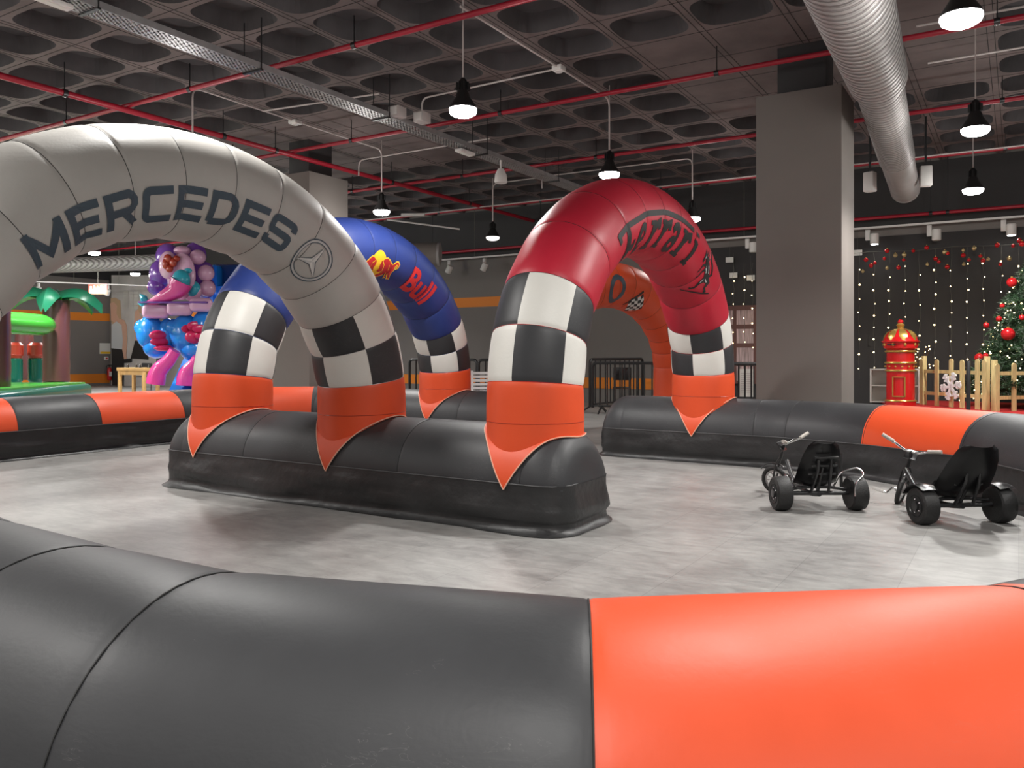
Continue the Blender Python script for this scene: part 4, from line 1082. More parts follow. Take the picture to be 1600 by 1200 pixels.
# christmas tree
TP = at_d(1622, 14.3, PX); TH = 2.85; TR = 1.18
t = thing('christmas_tree', 'large frosted green christmas tree with red baubles and lights at right edge', 'christmas tree', TP)
bm = B(); tube(bm, [(0, 0, 0), (0, 0, TH-.2)], [.07, .02], 10); link('trunk', bm, M['trunkm'], t)
bm = B()
rnd = random.Random(3)
def needle_branch(bm, a, z, L_):
    base_ = V((0, 0, z)); dr = V((math.cos(a), math.sin(a), -.28)); 
    steps = max(3, int(L_/.055))
    for i in range(steps):
        f_ = .25+.75*(i+1)/steps; c = base_+dr*(L_*f_)+V((0, 0, .10*L_*f_*f_))
        for k in range(7):
            v = V((rnd.gauss(0, 1), rnd.gauss(0, 1), rnd.gauss(0, .8)))+dr*.8; v.normalize(); l = rnd.uniform(.06, .11)
            s = v.cross(V((0, 0, 1))); s = s.normalized()*.008 if s.length > .01 else V((.008, 0, 0))
            bm.faces.new((bm.verts.new(c-s), bm.verts.new(c+s), bm.verts.new(c+v*l)))
            s = v.cross(s).normalized()*.008
            bm.faces.new((bm.verts.new(c-s), bm.verts.new(c+s), bm.verts.new(c+v*l)))
z = .25
while z < TH:
    R_ = TR*(1-z/TH)**.9+.05; n = max(5, int(2*PI*R_/.13))
    for k in range(n): needle_branch(bm, 2*PI*(k+rnd.random()*.8)/n, z+rnd.uniform(-.05, .05)+.28*R_*.7, R_*rnd.uniform(.82, 1.08))
    z += .105
for f in bm.faces:
    if rnd.random() < .16: f.material_index = 1
link('foliage', bm, [M['pine'], M['frost']], t, smooth=False)
bm = B()
for k in range(330):
    z = rnd.random()**1.4*TH*.95+.1; R_ = (TR*(1-z/TH)**.9+.05)*rnd.uniform(.85, 1.03); a = rnd.random()*2*PI
    ball(bm, (R_*math.cos(a), R_*math.sin(a), z), .011, 5)
o = link('fairy_lights', bm, M['led'], t); o['kind'] = 'stuff'
# baubles on the tree
def bauble(m, r, loc, label, group):
    t = thing('bauble', label, 'bauble', loc, 0, group); bm = B(); ball(bm, (0, 0, 0), r, 14); link('ball', bm, M[m], t)
    bm = B(); lathe(bm, [(r*.22, r*.93), (r*.22, r*1.18), (r*.1, r*1.2)], n=8); link('cap', bm, M['gold'], t); return t
protos = {}
def put_bauble(m, r, loc, label, group):
    k = (m, r)
    if k not in protos: protos[k] = bauble(m, r, loc, label, group); return protos[k]
    o = copy_tree(protos[k]); o.location = loc; o['label'] = label; o['group'] = group; return o
for px, py, r, lab in ((1581, 441, .085, 'red bauble highest on the left side of the christmas tree'), (1575, 522, .11, 'largest red bauble, in the middle of the tree'),
                    (1541, 508, .05, 'small red bauble on the left edge of the tree'), (1530, 559, .08, 'red bauble on the lowest left branch of the tree'), (1561, 498, .05, 'dark red bauble left of the tree centre'),
                    (1540, 556, .05, 'small red bauble next to the lowest left one'), (1566, 478, .045, 'small red bauble under the highest red one'), (1597, 496, .05, 'red bauble at the photo edge on the tree'),
                    (1597, 381, .05, 'red bauble near the tree top')):
    # stand the bauble on the front of the cone
    u = (px-800)/f_px; dirv = V((FW.x+u*RT.x, FW.y+u*RT.y, (552-py)/f_px)); best = None
    for k in range(400):
        d_ = 12+k*.012; P_ = V((0, 0, H_EYE))+dirv*d_; q_ = P_-TP
        if 0 < q_.z < TH and math.hypot(q_.x, q_.y) < TR*(1-q_.z/TH)**.9+.08: best = P_; break
    if best is None: best = V((0, 0, H_EYE))+dirv*14.3
    put_bauble('bred', r, best, lab, 'red baubles on the tree')
# garland on right fence
bm = B(); gl = [fc.lerp(fd, .12)+V((0, 0, .46)), fc.lerp(fd, .35)+V((0, 0, .42)), fc.lerp(fd, .7)+V((0, 0, .50)), fd+V((0, 0, .62))]
gp = bent(gl, .3, 8); nn_ = V(((fb-fa).normalized().y, -(fb-fa).normalized().x, 0))
for i in range(520):
    f_ = rnd.random()*(len(gp)-1.001); i_ = int(f_); c = gp[i_].lerp(gp[i_+1], f_-i_)+nn_*.08+V((rnd.gauss(0, .03), rnd.gauss(0, .03), rnd.gauss(0, .03)))
    v = V((rnd.gauss(0, 1), rnd.gauss(0, 1), rnd.gauss(0, 1))).normalized()*.09; s = v.cross(V((.3, .2, 1))).normalized()*.009
    bm.faces.new((bm.verts.new(c-s), bm.verts.new(c+s), bm.verts.new(c+v)))
tag(link('garland', bm, M['pine'], smooth=False), 'green garland draped over the right picket fence', 'garland')
t = thing('small_bare_tree', 'small lit twig tree behind the letter box', 'small tree', at_d(1436, 16.0, PX))
t.scale = (1, 1, .8)
bm = B(); lb = B(); tube(bm, [(0, 0, 0), (0, 0, .9)], .02, 8)
for k in range(46):
    a = rnd.random()*2*PI; z = .45+rnd.random()*.75; r = .26*rnd.random()+.05; e = V((r*math.cos(a), r*math.sin(a), z+.25)); tube(bm, [(0, 0, z*.6), e], .005, 4); ball(lb, e, .012, 5)
link('twigs', bm, M['trunkm'], t); o = link('tiny_lights', lb, M['led'], t); o['kind'] = 'stuff'

# curtain of light strings on the dark wall
def light_string(label, x, z1, z0, seed, y=18.55):
    t = thing('fairy_light_string', label, 'string lights', (x, y, 0), 0, 'hanging strings of warm lights'); r = random.Random(seed)
    pts = [(r.uniform(-.02, .02), 0, z1-(z1-z0)*i/14) for i in range(15)]
    bm = B(); tube(bm, pts, .003, 4); link('wire', bm, M['wire'], t)
    bm = B(); z = z1-.28-r.random()*.25
    while z > z0:
        c = V((r.uniform(-.02, .02), -.01, z)); big = r.random() < .35
        ball(bm, c, .017 if big else .011, 6); z -= r.uniform(.22, .34)
    o = link('bulbs', bm, M['led'], t); o['kind'] = 'stuff'
ordn = ['first', 'second', 'third', 'fourth', 'fifth', 'sixth', 'seventh', 'eighth', 'ninth', 'tenth', 'eleventh', 'twelfth', 'thirteenth', 'fourteenth']
for i, px in enumerate((1342, 1366, 1389, 1414, 1437, 1461, 1486, 1512, 1537, 1565, 1592)):
    light_string('warm light string hanging on the dark wall, %s from the pillar' % ordn[i], pxX(px, 18.55), 3.36, .7, i)
for i, px in enumerate((1146, 1163, 1176)):
    light_string('warm light string left of the big pillar, %s from the left' % ordn[i], pxX(px, 18.55), 3.3, 1.3, 40+i)
bm = B(); tube(bm, [(pxX(px, 18.55), 18.55, 3.37+.015*math.sin(px)) for px in range(1335, 1660, 12)], .004, 4)
tag(link('support_wire', bm, M['wire']), 'thin wire along the wall top carrying the light strings', 'wire')
# hanging baubles
rb = random.Random(11); pal = ['bred', 'bgold']
spots = [(1353, 406), (1348, 424), (1386, 392), (1382, 404), (1399, 399), (1367, 411), (1361, 415), (1386, 419), (1404, 418), (1427, 392), (1413, 398), (1412, 406), (1448, 387), (1449, 413), (1462, 404), (1467, 409), (1476, 394), (1481, 396), (1480, 417), (1505, 391), (1505, 399), (1514, 406), (1522, 388), (1532, 400), (1536, 407), (1544, 405), (1558, 383), (1563, 413), (1577, 404), (1583, 384), (1593, 376), (1506, 413)]
for i, (px, py) in enumerate(spots):
    Y = 18.25; X = pxX(px, Y); d_ = X*FW.x+Y*FW.y; z = H_EYE+(552-py)*d_/f_px; m = pal[(i*7+i//3) % 2]; r = (.045, .035)[i % 2]
    put_bauble(m, r, (X, Y, z), '%s christmas bauble hanging among others above the light strings' % ('shiny red' if m == 'bred' else 'pale gold'), 'shiny red baubles hanging over the display' if m == 'bred' else 'pale gold baubles hanging over the display')

# ------------------------------------------------------------------ behind the arches: barriers, bench, shelf print
def crowd_barrier(label, a, b, h=1.1, n=12, group='black crowd barriers'):
    a, b = V(a), V(b); L_ = (b-a).length; t = thing('crowd_barrier', label, 'barrier fence', a, math.atan2((b-a).y, (b-a).x), group)
    bm = B(); tube(bm, bent([(0, 0, .12), (0, 0, h), (L_, 0, h), (L_, 0, .12)], .1), .032, 10); tube(bm, [(0, 0, .16), (L_, 0, .16)], .020, 8); link('frame', bm, M['blackmetal'], t)
    for i in range(1, n):
        bm = B(); tube(bm, [(L_*i/n, 0, .16), (L_*i/n, 0, h)], .017, 6, cap=False); link('bar', bm, M['blackmetal'], t)
    for x in (.2, L_-.2):
        bm = B(); tube(bm, bent([(x, -.28, .02), (x, -.1, .12), (x, 0, .14), (x, .1, .12), (x, .28, .02)], .05), .02, 8); link('foot', bm, M['blackmetal'], t)
    return t
pp = at_d(916, 18.0)
crowd_barrier('black crowd barrier seen through the red arch, end on', at_d(922, 17.4), at_d(1004, 19.2), 1.12, 11)
crowd_barrier('black crowd barrier behind the orange arch leg', at_d(926, 17.0), at_d(1092, 16.2), 1.05, 14)
crowd_barrier('black crowd barrier left of the big pillar', at_d(1098, 16.1), at_d(1215, 14.9), 1.05, 12)
crowd_barrier('black crowd barrier beyond the blue arch leg', at_d(640, 19.6), at_d(745, 18.6), 1.1, 10)
crowd_barrier('black crowd barrier behind the white bench', at_d(748, 18.4), at_d(905, 17.4), 1.1, 14)
# signboard on easel left of pillar
t = thing('notice_board', 'white notice board with faint lines standing left of the pillar', 'sign', at_d(1166, 15.6), .25)
bm = B(); boxr(bm, -.13, .13, -.01, .01, .42, .95); link('panel', bm, M['paper'], t, smooth=False)
bm = B()
for k in range(10): boxr(bm, -.10, .10, -.013, -.0105, .50+.04*k, .512+.04*k)
link('faint_lines', bm, M['conduit'], t, smooth=False)
bm = B(); boxr(bm, -.15, -.13, -.015, .015, 0, 1.0); boxr(bm, .13, .15, -.015, .015, 0, 1.0); link('stand', bm, M['blackmetal'], t, smooth=False)
# white slatted chair
t = thing('slatted_chair', 'white slatted garden chair between blue and red arch legs', 'chair', at_d(760, 15.2), .75)
for k in range(6): bm = B(); boxr(bm, -.24, .24, -.24+.075*k, -.185+.075*k, .42, .44); link('seat_slat', bm, M['snow'], t, smooth=False)
for k in range(6): bm = B(); boxr(bm, -.23, .23, .24, .26, .50+.07*k, .55+.07*k); link('back_slat', bm, M['snow'], t, smooth=False)
for sx in (-.23, .23):
    for sy, hh in ((-.22, .42), (.25, .92)): bm = B(); boxr(bm, sx-.02, sx+.02, sy-.02, sy+.02, 0, hh); link('leg', bm, M['snow'], t, smooth=False)
# two black chairs behind the barrier
def black_chair(label, p, rz):
    t = thing('folding_chair', label, 'chair', p, rz, 'black chairs beyond the barriers')
    bm = B(); boxr(bm, -.21, .21, -.2, .2, .44, .47, bev=.01); link('seat', bm, M['blackmetal'], t)
    bm = B(); boxr(bm, -.21, .21, .19, .22, .62, .92, bev=.01); link('backrest', bm, M['blackmetal'], t)
    for sx in (-.19, .19):
        for sy, hh in ((-.18, .44), (.2, .9)): bm = B(); tube(bm, [(sx, sy, 0), (sx, sy, hh)], .014, 6); link('leg', bm, M['blackmetal'], t)
    return t
black_chair('black chair standing behind the crowd barriers, seen through the red arch', at_d(972, 18.9), .4)
black_chair('black chair behind the play table near the mural', at_d(222, 27.5), .2)
# book-print panel
t = thing('bookcase_print', 'wall print of dark bookcases left of the big pillar', 'wall print', (pxX(1160, 18.7), 18.74, 0))
bm = B(); boxr(bm, -1.15, .75, -.02, .02, .55, 2.35); link('panel', bm, M['bookbg'], t, smooth=False)
bm = B()
for c in range(4):
    for r in range(4): boxr(bm, -1.08+.47*c, -1.08+.47*c+.39, -.03, -.021, .62+.43*r, .62+.43*r+.33)
link('printed_book_rows', bm, M['book'], t, smooth=False)
for i, (px, py) in enumerate(((1140, 406), (1173, 434), (1340, 395), (1146, 430))):
    Y = 18.6; X = pxX(px, Y); z = H_EYE+(552-py)*(X*FW.x+Y*FW.y)/f_px
    t = thing('paper_tag', ('white paper tag hanging highest left of the pillar', 'white paper tag hanging close to the pillar edge', 'white paper tag right of the pillar by the lights', 'small twisted tag hanging left of the pillar')[i], 'paper tag', (X, Y, z))
    bm = B(); boxr(bm, -.09, .09, -.004, .004, -.06, .06); link('card', bm, M['paper'], t, smooth=False)
    bm = B(); tube(bm, [(0, 0, .06), (0, 0, .5)], .003, 4); link('thread', bm, M['wire'], t)

# ------------------------------------------------------------------ far left: jungle inflatable
J0 = at_d(-60, 15.9); J1 = at_d(146, 22.0); jd = (J1-J0).normalized(); jn = V((-jd.y, jd.x, 0))
if jn.dot(V((-1, 0, 0))) < 0: jn = -jn
ang = math.atan2(jd.y, jd.x)
def jl(a, b, z=0): return J0+jd*a+jn*b+V((0, 0, z))
JL = (J1-J0).length
t = thing('jungle_bouncy_castle', 'green and brown inflatable jungle with palm trees at the far left', 'inflatable', (0, 0, 0))
def soft_box(bm, c, s, rz=0, r=.12):
    box(bm, c, s, Matrix.Rotation(rz, 3, 'Z'), bev=r)
bm = B(); g = bmesh.ops.create_cube(bm, size=1)['verts']; bmesh.ops.transform(bm, matrix=Matrix.Diagonal((JL, 5, .44, 1)), verts=g)
bmesh.ops.bevel(bm, geom=bm.edges[:], offset=.14, segments=4, affect='EDGES', profile=.5); bmesh.ops.transform(bm, matrix=Matrix.Translation(jl(JL/2, 2.5, .22)) @ Matrix.Rotation(ang, 4, 'Z'), verts=bm.verts[:])
link('base_cushion', bm, M['dgreen'], t)
bm = B(); g = bmesh.ops.create_cube(bm, size=1)['verts']; bmesh.ops.transform(bm, matrix=Matrix.Translation(jl(JL/2, 2.5, .45)) @ Matrix.Rotation(ang, 4, 'Z') @ Matrix.Diagonal((JL-.3, 4.7, .06, 1)), verts=g); link('floor_mat', bm, M['green'], t)
def column(px, d_, r, z0, z1, m, name, parent):
    p = at_d(px, d_); bm = B(); n = 10
    lathe(bm, [(r*.8, z0), (r, z0+.08)]+[(r*(1-.03*(i % 2)), z0+.08+(z1-z0-.16)*i/n) for i in range(1, n)]+[(r, z1-.08), (r*.7, z1)], p, 24); return link(name, bm, m, parent)
column(88, 22.0, .33, .42, 2.75, M['brown'], 'palm_trunk', t)
column(-6, 18.8, .30, .42, 2.75, M['brown'], 'palm_trunk', t)
column(23, 22.6, .20, .42, 1.15, M['dgreen'], 'bollard', t); column(23, 22.6, .215, 1.12, 1.55, M['rust'], 'bollard_cap', t)
column(56, 23.0, .20, .42, 1.15, M['dgreen'], 'bollard', t); column(56, 23.0, .215, 1.12, 1.55, M['rust'], 'bollard_cap', t)
column(38, 25.5, .26, .42, 2.0, M['brown'], 'palm_trunk', t)
bm = B(); a_, b_ = at_d(-40, 18.2, 1.98), at_d(82, 21.5, 1.98); n = 12; tube(bm, [a_.lerp(b_, i/n) for i in range(n+1)], [.20]+[.27]*(n-2)+[.22, .1], 20); link('crossbeam', bm, M['green'], t)
cp = at_d(84, 21.9, 2.72)
def frond(dr, L_, w, parent, up=.35):
    bm = B(); dr = V(dr).normalized(); sd = V((-dr.y, dr.x, 0)).normalized() if abs(dr.z) < .9 else V((1, 0, 0)); n = 10; topr = []; ub = B()
    rows = []
    for i in range(n+1):
        f_ = i/n; c = cp+dr*(L_*f_)+V((0, 0, up*math.sin(PI*f_*.55)*1.2-1.0*up*f_**2.2*1.9)); ww = w*math.sin(PI*(.12+.86*f_))**.7+.01
        rows.append([bm.verts.new(c+sd*(ww*q)-V((0, 0, .16*abs(q)**1.5-.10*(1-q*q)))) for q in (-1, -.6, 0, .6, 1)]+[bm.verts.new(c-V((0, 0, .06)))])
    for A_, B_ in zip(rows, rows[1:]):
        for j in range(4): bm.faces.new((A_[j], B_[j], B_[j+1], A_[j+1]))
        bm.faces.new((A_[4], B_[4], B_[5], A_[5])); bm.faces.new((A_[5], B_[5], B_[0], A_[0]))
    bm.faces.new(rows[0]); bm.faces.new(rows[-1][::-1]); bmesh.ops.recalc_face_normals(bm, faces=bm.faces[:])
    for f in bm.faces:
        if f.normal.z < -.2: f.material_index = 1
    link('palm_frond', bm, [M['leafd'], M['green']], parent)
for dx, dy, L_ in ((1, .1, 1.25), (-1, -.1, 1.2), (.25, -1, .9), (-.3, 1, 1.0), (-.8, -.8, 1.2), (.7, .8, 1.0)):
    v = RT*dx+FW*dy; frond(v, L_, .28, t)

# ------------------------------------------------------------------ mermaid slide inflatable
D0 = 21.0
def mp(px, py, d_): return at_d(px, d_, H_EYE+(552-py)*d_/f_px)
def blob(bm, px, py, d_, w, h, dep=None, mi=0):
    c = mp(px, py, d_); s = d_/f_px; ball(bm, c, 1, 20, (w*s/2, (dep or w)*s/2, h*s/2), mi)
t = thing('sea_theme_bouncy_slide', 'pink, purple and blue inflatable slide with shell and fish tail', 'inflatable')
bm = B()
for px, py, w_, h_ in ((300, 430, 60, 60), (262, 400, 46, 40), (305, 400, 40, 44), (318, 425, 36, 34), (320, 450, 36, 34), (250, 428, 36, 44), (246, 448, 30, 30)): blob(bm, px, py, D0+.5, w_, h_, 30)
link('shell_back', bm, M['purple'], t)
bm = B()
for px, py, w_, h_ in ((322, 427, 24, 26), (324, 451, 24, 26), (309, 402, 22, 24), (285, 392, 26, 16)): blob(bm, px, py, D0+.2, w_, h_, 26)
link('shell_rim', bm, M['palepink'], t)
bm = B()
for px, py, w_, h_ in ((283, 432, 66, 74), (262, 414, 36, 44), (300, 456, 40, 30)): blob(bm, px, py, D0, w_, h_, 20)
link('printed_front', bm, M['palepink'], t)
bm = B()
for q in ((262, 404, 16, 14), (270, 410, 16, 16), (259, 412, 12, 18), (265, 420, 14, 12), (276, 404, 10, 10)): blob(bm, q[0], q[1], D0-.22, q[2], q[3], 10)
link('painted_curls', bm, M['rust'], t)
bm = B(); blob(bm, 302, 452, D0-.1, 26, 26, 20); blob(bm, 294, 424, D0-.22, 20, 12, 12); link('painted_waves', bm, M['teal'], t)
bm = B(); P_ = [mp(q[0], q[1], D0-.5) for q in ((284, 440), (278, 452), (262, 461), (246, 468), (232, 474))]; tube(bm, bent(P_, .3), [r*D0/f_px for r in [17]*2+[16]*5+[14]*6+[10]*6+[6]*1][:len(bent(P_, .3))] if False else [ (17-12*i/(len(bent(P_, .3))-1))*D0/f_px for i in range(len(bent(P_, .3)))], 20)
link('fish_tail', bm, M['pink'], t)
bm = B(); blob(bm, 283, 438, D0-.45, 30, 34, 26); link('tail_hip', bm, M['teal'], t)
bm = B()
for k, (px, py) in enumerate(((219, 460), (216, 474), (224, 484))):
    P2 = mp(px, py, D0-.5); P1 = mp(232, 474, D0-.5); tube(bm, [P1, P1.lerp(P2, .6), P2], [.05, .09, .02], 10)
link('tail_fin', bm, M['teal'], t)
bm = B()
for px, py, w_ in ((243, 487, 38), (281, 483, 38), (314, 477, 34)):
    c = mp(px, py, D0-.2); s = D0/f_px; g = bmesh.ops.create_cube(bm, size=1)['verts']; es = list(set(e for v in g for e in v.link_edges))
    bmesh.ops.transform(bm, matrix=Matrix.Translation(c) @ Matrix.Rotation(yaw-math.atan((px-800)/f_px), 4, 'Z') @ Matrix.Diagonal((w_*s, .8, 21*s, 1)), verts=g); bmesh.ops.bevel(bm, geom=es, offset=.12, segments=4, affect='EDGES', profile=.5)
link('scalloped_ledge', bm, M['palepink'], t)
bm = B(); s = D0/f_px; box(bm, mp(280, 474, D0-.2), (104*s, .9, 3*s), Matrix.Rotation(yaw, 3, 'Z'), bev=.02); link('ledge_top', bm, M['purple'], t)
bm = B()
for q in ((235, 520, 46, 54, 40), (244, 542, 44, 36, 36), (262, 522, 30, 50, 30), (222, 512, 22, 26, 24)): blob(bm, q[0], q[1], D0, q[2], q[3], q[4])
link('left_coral_arm', bm, M['cyan'], t)
bm = B()
for q in ((290, 522, 54, 62, 44), (303, 545, 50, 40, 40), (318, 515, 36, 60, 40), (272, 512, 24, 28, 26)): blob(bm, q[0], q[1], D0-.1, q[2], q[3], q[4])
link('right_coral_arm', bm, M['cyan'], t)
bm = B()
for q in ((247, 524, 16, 16, 30), (256, 544, 20, 10, 32), (250, 534, 10, 14, 34)): blob(bm, q[0], q[1], D0-.33, *q[2:])
link('hand_print', bm, M['hotred'], t)
bm = B()
for q in ((303, 526, 18, 22, 30), (296, 514, 6, 14, 30), (305, 510, 6, 16, 30), (313, 514, 6, 14, 30), (318, 526, 8, 12, 30)): blob(bm, q[0], q[1], D0-.42, *q[2:])
link('hand_print', bm, M['hotred'], t)
for k, pts in enumerate((((274, 548), (262, 566), (246, 580), (243, 600)), ((310, 560), (302, 572), (291, 584), (290, 602)))):
    bm = B(); P_ = bent([mp(q[0], q[1], D0-.5) for q in pts], .2); n = len(P_); tube(bm, P_, [(9+5*i/(n-1))*D0/f_px for i in range(n)], 18); link('tentacle_leg', bm, M['pink'], t)
# slide bed and back wall
bm = B(); a_, b_ = at_d(262, D0-.6, .25), at_d(318, D0-.6, .25); c_, e_ = at_d(300, D0+1.6, 1.6), at_d(345, D0+1.6, 1.6)
v = [bm.verts.new(p) for p in (a_, b_, e_, c_)]; v2 = [bm.verts.new(p-V((0, 0, .2))) for p in (a_, b_, e_, c_)]
bm.faces.new(v); bm.faces.new(v2[::-1])
for i in range(4): bm.faces.new((v[i], v2[i], v2[(i+1) % 4], v[(i+1) % 4]))
bmesh.ops.recalc_face_normals(bm, faces=bm.faces[:]); link('slide_bed', bm, M['cyan'], t)
bm = B(); s = D0/f_px; box(bm, at_d(268, D0-.6, .12), (190*s, 1.6, .24), Matrix.Rotation(yaw, 3, 'Z'), bev=.08); link('base_cushion', bm, M['cyan'], t)
bm = B(); box(bm, at_d(213, D0-.9, .17), (64*s, .9, .18), Matrix.Rotation(yaw, 3, 'Z'), bev=.08); link('landing_mat', bm, M['pink'], t)
bm = B(); box(bm, at_d(262, D0-1.35, .19), (40*s, .3, .14), Matrix.Rotation(yaw, 3, 'Z'), bev=.05); link('landing_mat', bm, M['green'], t)
bm = B(); box(bm, at_d(376, D0+2.2, 1.95), (90*s, 1.0, 3.6), Matrix.Rotation(yaw, 3, 'Z'), bev=.15); link('back_tower', bm, M['navy'], t)
bm = B(); box(bm, at_d(364, D0+1.6, 2.95), (66*s, .5, .35), Matrix.Rotation(yaw, 3, 'Z'), bev=.12); box(bm, at_d(338, D0+1.6, 2.0), (16*s, .5, 3.4), Matrix.Rotation(yaw, 3, 'Z'), bev=.12); link('tower_frame', bm, M['cyan'], t)
bm = B(); box(bm, at_d(364, D0+1.55, 2.35), (40*s, .3, .35), Matrix.Rotation(yaw, 3, 'Z'), bev=.05); link('tower_panel', bm, M['hotred'], t)

# ------------------------------------------------------------------ mural, table, wall things on the left
DM = 30.0; YM = YB
def wp(px, py, y=18.74):
    X = pxX(px, y); d_ = X*FW.x+y*FW.y; return V((X, y, H_EYE+(552-py)*d_/f_px))
def flat(bm, pts, y, mi=0):
    v = [bm.verts.new(wp(px, py, y)) for px, py in pts]; bm.faces.new(v).material_index = mi
t = thing('wall_mural', 'large grey photo mural of two women training, seen under the grey arch', 'mural')
bm = B(); flat(bm, [(174, 606), (244, 606), (244, 430), (174, 430)], 18.77); link('backdrop', bm, M['muralbg'], t, smooth=False)
Y1 = 18.755
bm = B(); flat(bm, [(173, 466), (180, 465), (188, 470), (189, 492), (192, 520), (186, 510), (183, 500), (176, 508), (173, 500)], Y1); link('printed_hair', bm, M['hair'], t, smooth=False); bm = B(); flat(bm, [(212, 476), (219, 474), (222, 490), (215, 488)], Y1); link('printed_hair', bm, M['hair'], t, smooth=False)
bm = B(); flat(bm, [(172, 474), (178, 472), (183, 478), (182, 490), (186, 498), (194, 500), (198, 508), (199, 530), (197, 555), (200, 566), (193, 566), (191, 545), (189, 515), (181, 506), (174, 500)], 18.75); flat(bm, [(211, 486), (216, 484), (219, 492), (224, 500), (222, 508), (213, 515), (216, 534), (211, 534), (209, 510)], 18.75); link('printed_skin', bm, M['skin'], t, smooth=False)
bm = B(); flat(bm, [(174, 508), (182, 502), (190, 508), (192, 530), (191, 546), (174, 544)], 18.745); link('printed_shirt', bm, M['shirt'], t, smooth=False)
bm = B(); flat(bm, [(174, 544), (191, 546), (194, 562), (193, 604), (175, 604)], 18.745); flat(bm, [(186, 562), (206, 560), (206, 566), (186, 568)], 18.742); flat(bm, [(211, 532), (232, 534), (232, 562), (204, 560)], 18.748); link('printed_trousers', bm, M['walldark'], t, smooth=False)
bm = B()
for r in range(5):
    for c in range(3): flat(bm, [(193+8*c, 459+6*r), (200+8*c, 459+6*r), (200+8*c, 454+6*r), (193+8*c, 454+6*r)], 18.745)
t2 = link('poster_grid', bm, M['paper'], smooth=False); tag(t2, 'pale gridded poster on the mural above the second woman', 'poster')
# wall_left bits
def lw(px, py, x=XL+.03):
    u = (px-800)/f_px; rx = FW.x+u*RT.x; ry = FW.y+u*RT.y; k = x/rx; return V((x, ry*k, H_EYE+(552-py)/f_px*k))
t = thing('wall_notice', 'small white notice with dark square and yellow strip on the left wall', 'notice', lw(165, 545))
bm = B(); boxr(bm, -.015, .015, -.24, .24, -.20, .22); link('sheet', bm, M['paper'], t, smooth=False)
bm = B(); boxr(bm, .0155, .02, -.22, .22, -.19, -.11); link('yellow_strip', bm, M['yellow'], t, smooth=False)
t = thing('call_point', 'small white call point under the wall notice', 'call point', lw(166, 560))
bm = B(); boxr(bm, -.02, .03, -.08, .08, -.07, .07, bev=.01); link('case', bm, M['paper'], t)
bm = B(); boxr(bm, .03, .035, -.04, .04, -.03, .03); link('button', bm, M['extred'], t, smooth=False)
t = thing('fire_extinguisher', 'red fire extinguisher on the left wall above the orange band', 'fire extinguisher', lw(171, 594, XL+.22))
bm = B(); lathe(bm, [(.07, 0), (.085, .02), (.085, .40), (.06, .48), (.03, .50)], n=20); link('cylinder', bm, M['extred'], t)
bm = B(); tube(bm, bent([(0, 0, .5), (0, 0, .58), (0, -.12, .56), (.02, -.14, .2)], .05), .016, 8); box(bm, (0, .03, .58), (.03, .14, .03)); link('valve_hose', bm, M['blackmetal'], t)
bm = B(); boxr(bm, .06, .088, -.05, .05, .15, .33, bev=.004); link('label_plate', bm, M['paper'], t)
t = thing('hanging_sign', 'small red hanging banner with white shapes near the left rail', 'sign', at_d(153, 26.5, H_EYE+(552-452)*26.5/f_px), yaw)
bm = B(); boxr(bm, -.30, .30, -.01, .01, -.16, .16); link('board', bm, M['rust'], t, smooth=False)
bm = B()
for k in range(5): boxr(bm, -.26+.11*k, -.19+.11*k, -.014, -.0105, -.13, .02+.03*(k % 2))
for k in range(5): ball(bm, (-.225+.11*k, -.012, .07+.03*(k % 2)), .03, 8, (1, .1, 1))
link('white_shapes', bm, M['snow'], t, smooth=False)
bm = B(); tube(bm, [(0, 0, .16), (0, 0, ZC-(H_EYE+(552-452)*26.5/f_px))], .006, 6); link('cord', bm, M['wire'], t)
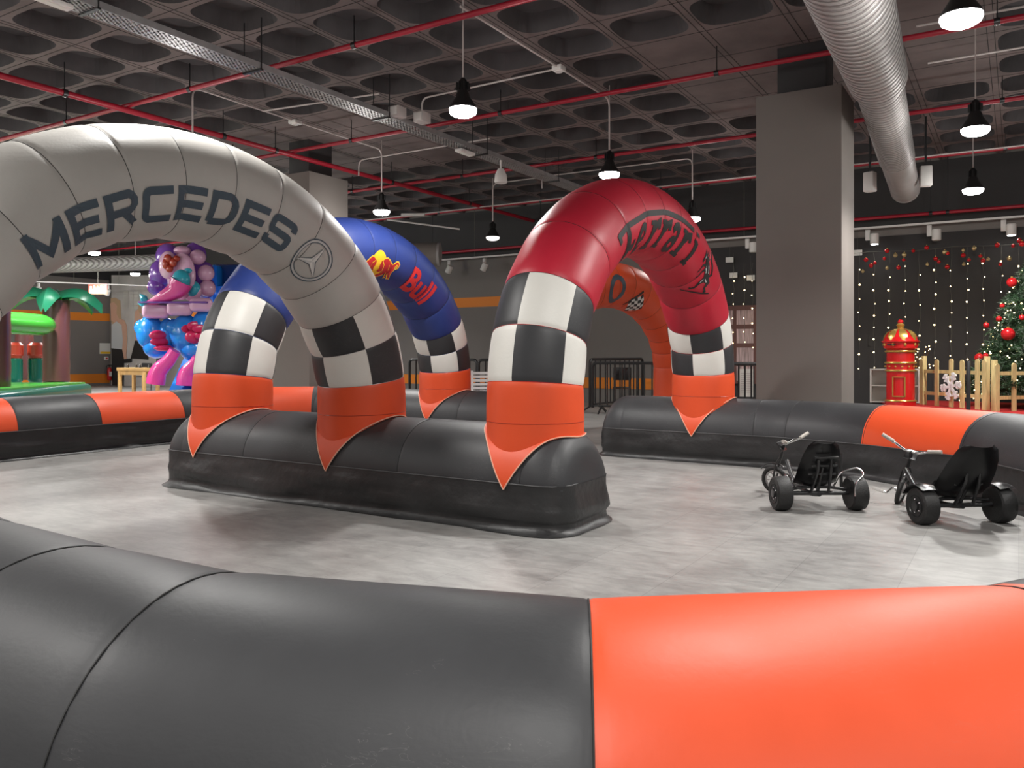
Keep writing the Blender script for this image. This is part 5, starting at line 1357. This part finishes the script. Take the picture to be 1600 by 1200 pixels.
# wooden play table
tp = at_d(217, 25.6); t = thing('play_table', 'pale wooden play table standing in front of the mural', 'table', tp, yaw-.35)
bm = B(); boxr(bm, -.55, .55, -.35, .35, .70, .80, bev=.01); link('tabletop', bm, M['tablewood'], t)
for sx in (-.48, .48):
    for sy in (-.28, .28): bm = B(); boxr(bm, sx-.045, sx+.045, sy-.045, sy+.045, 0, .72, bev=.005); link('leg', bm, M['tablewood'], t)
bm = B(); boxr(bm, -.5, .5, -.31, -.28, .58, .70); boxr(bm, -.5, .5, .28, .31, .58, .70); link('apron', bm, M['tablewood'], t, smooth=False)
for i, dx in enumerate((-.35, -.1, .15, .4)):
    k = thing('toy_piece', 'small dark toy piece on the wooden play table', 'toy', tp+Matrix.Rotation(yaw-.35, 3, 'Z') @ V((dx, -.1+.1*(i % 2), .8)), yaw, 'toy pieces on the play table'); bm = B(); lathe(bm, [(.04, 0), (.045, .02), (.02, .05), (.03, .08), (.01, .1)], n=10); link('body', bm, M['lampbody'], k)
# ------------------------------------------------------------------ light
w = bpy.data.worlds.new('world'); SC.world = w; w.use_nodes = True
w.node_tree.nodes['Background'].inputs[0].default_value = (.5, .5, .52, 1); w.node_tree.nodes['Background'].inputs[1].default_value = .15
def lamp(x, y, z, e, r=.12, spot=True, cone=146):
    l = bpy.data.lights.new('pendant_light', 'SPOT' if spot else 'POINT'); l.energy = e; l.shadow_soft_size = r; l.color = (1, .975, .94)
    if spot: l.spot_size = math.radians(cone); l.spot_blend = .6
    o = bpy.data.objects.new('pendant_light', l); COL.objects.link(o); o.location = (x, y, z)
for x in (-25, -20.2, -15, -10, -5.13, -.4, 4):
    for y in (-3.5, -.3, 3.5, 7.25, 11, 15):
        if (x, y) in ((-10, 15), (-5.13, 11)): continue
        lamp(x, y, 3.66, 285*(2.6 if x < -18 else 1.5 if x == -.4 and y > 6 else 1))
        lamp(x, y, 3.64, 36*(2.6 if x < -18 else 1), spot=False)
SC.view_settings.view_transform = 'Standard'
SC.view_settings.exposure = 0
SC.cycles.max_bounces = 6
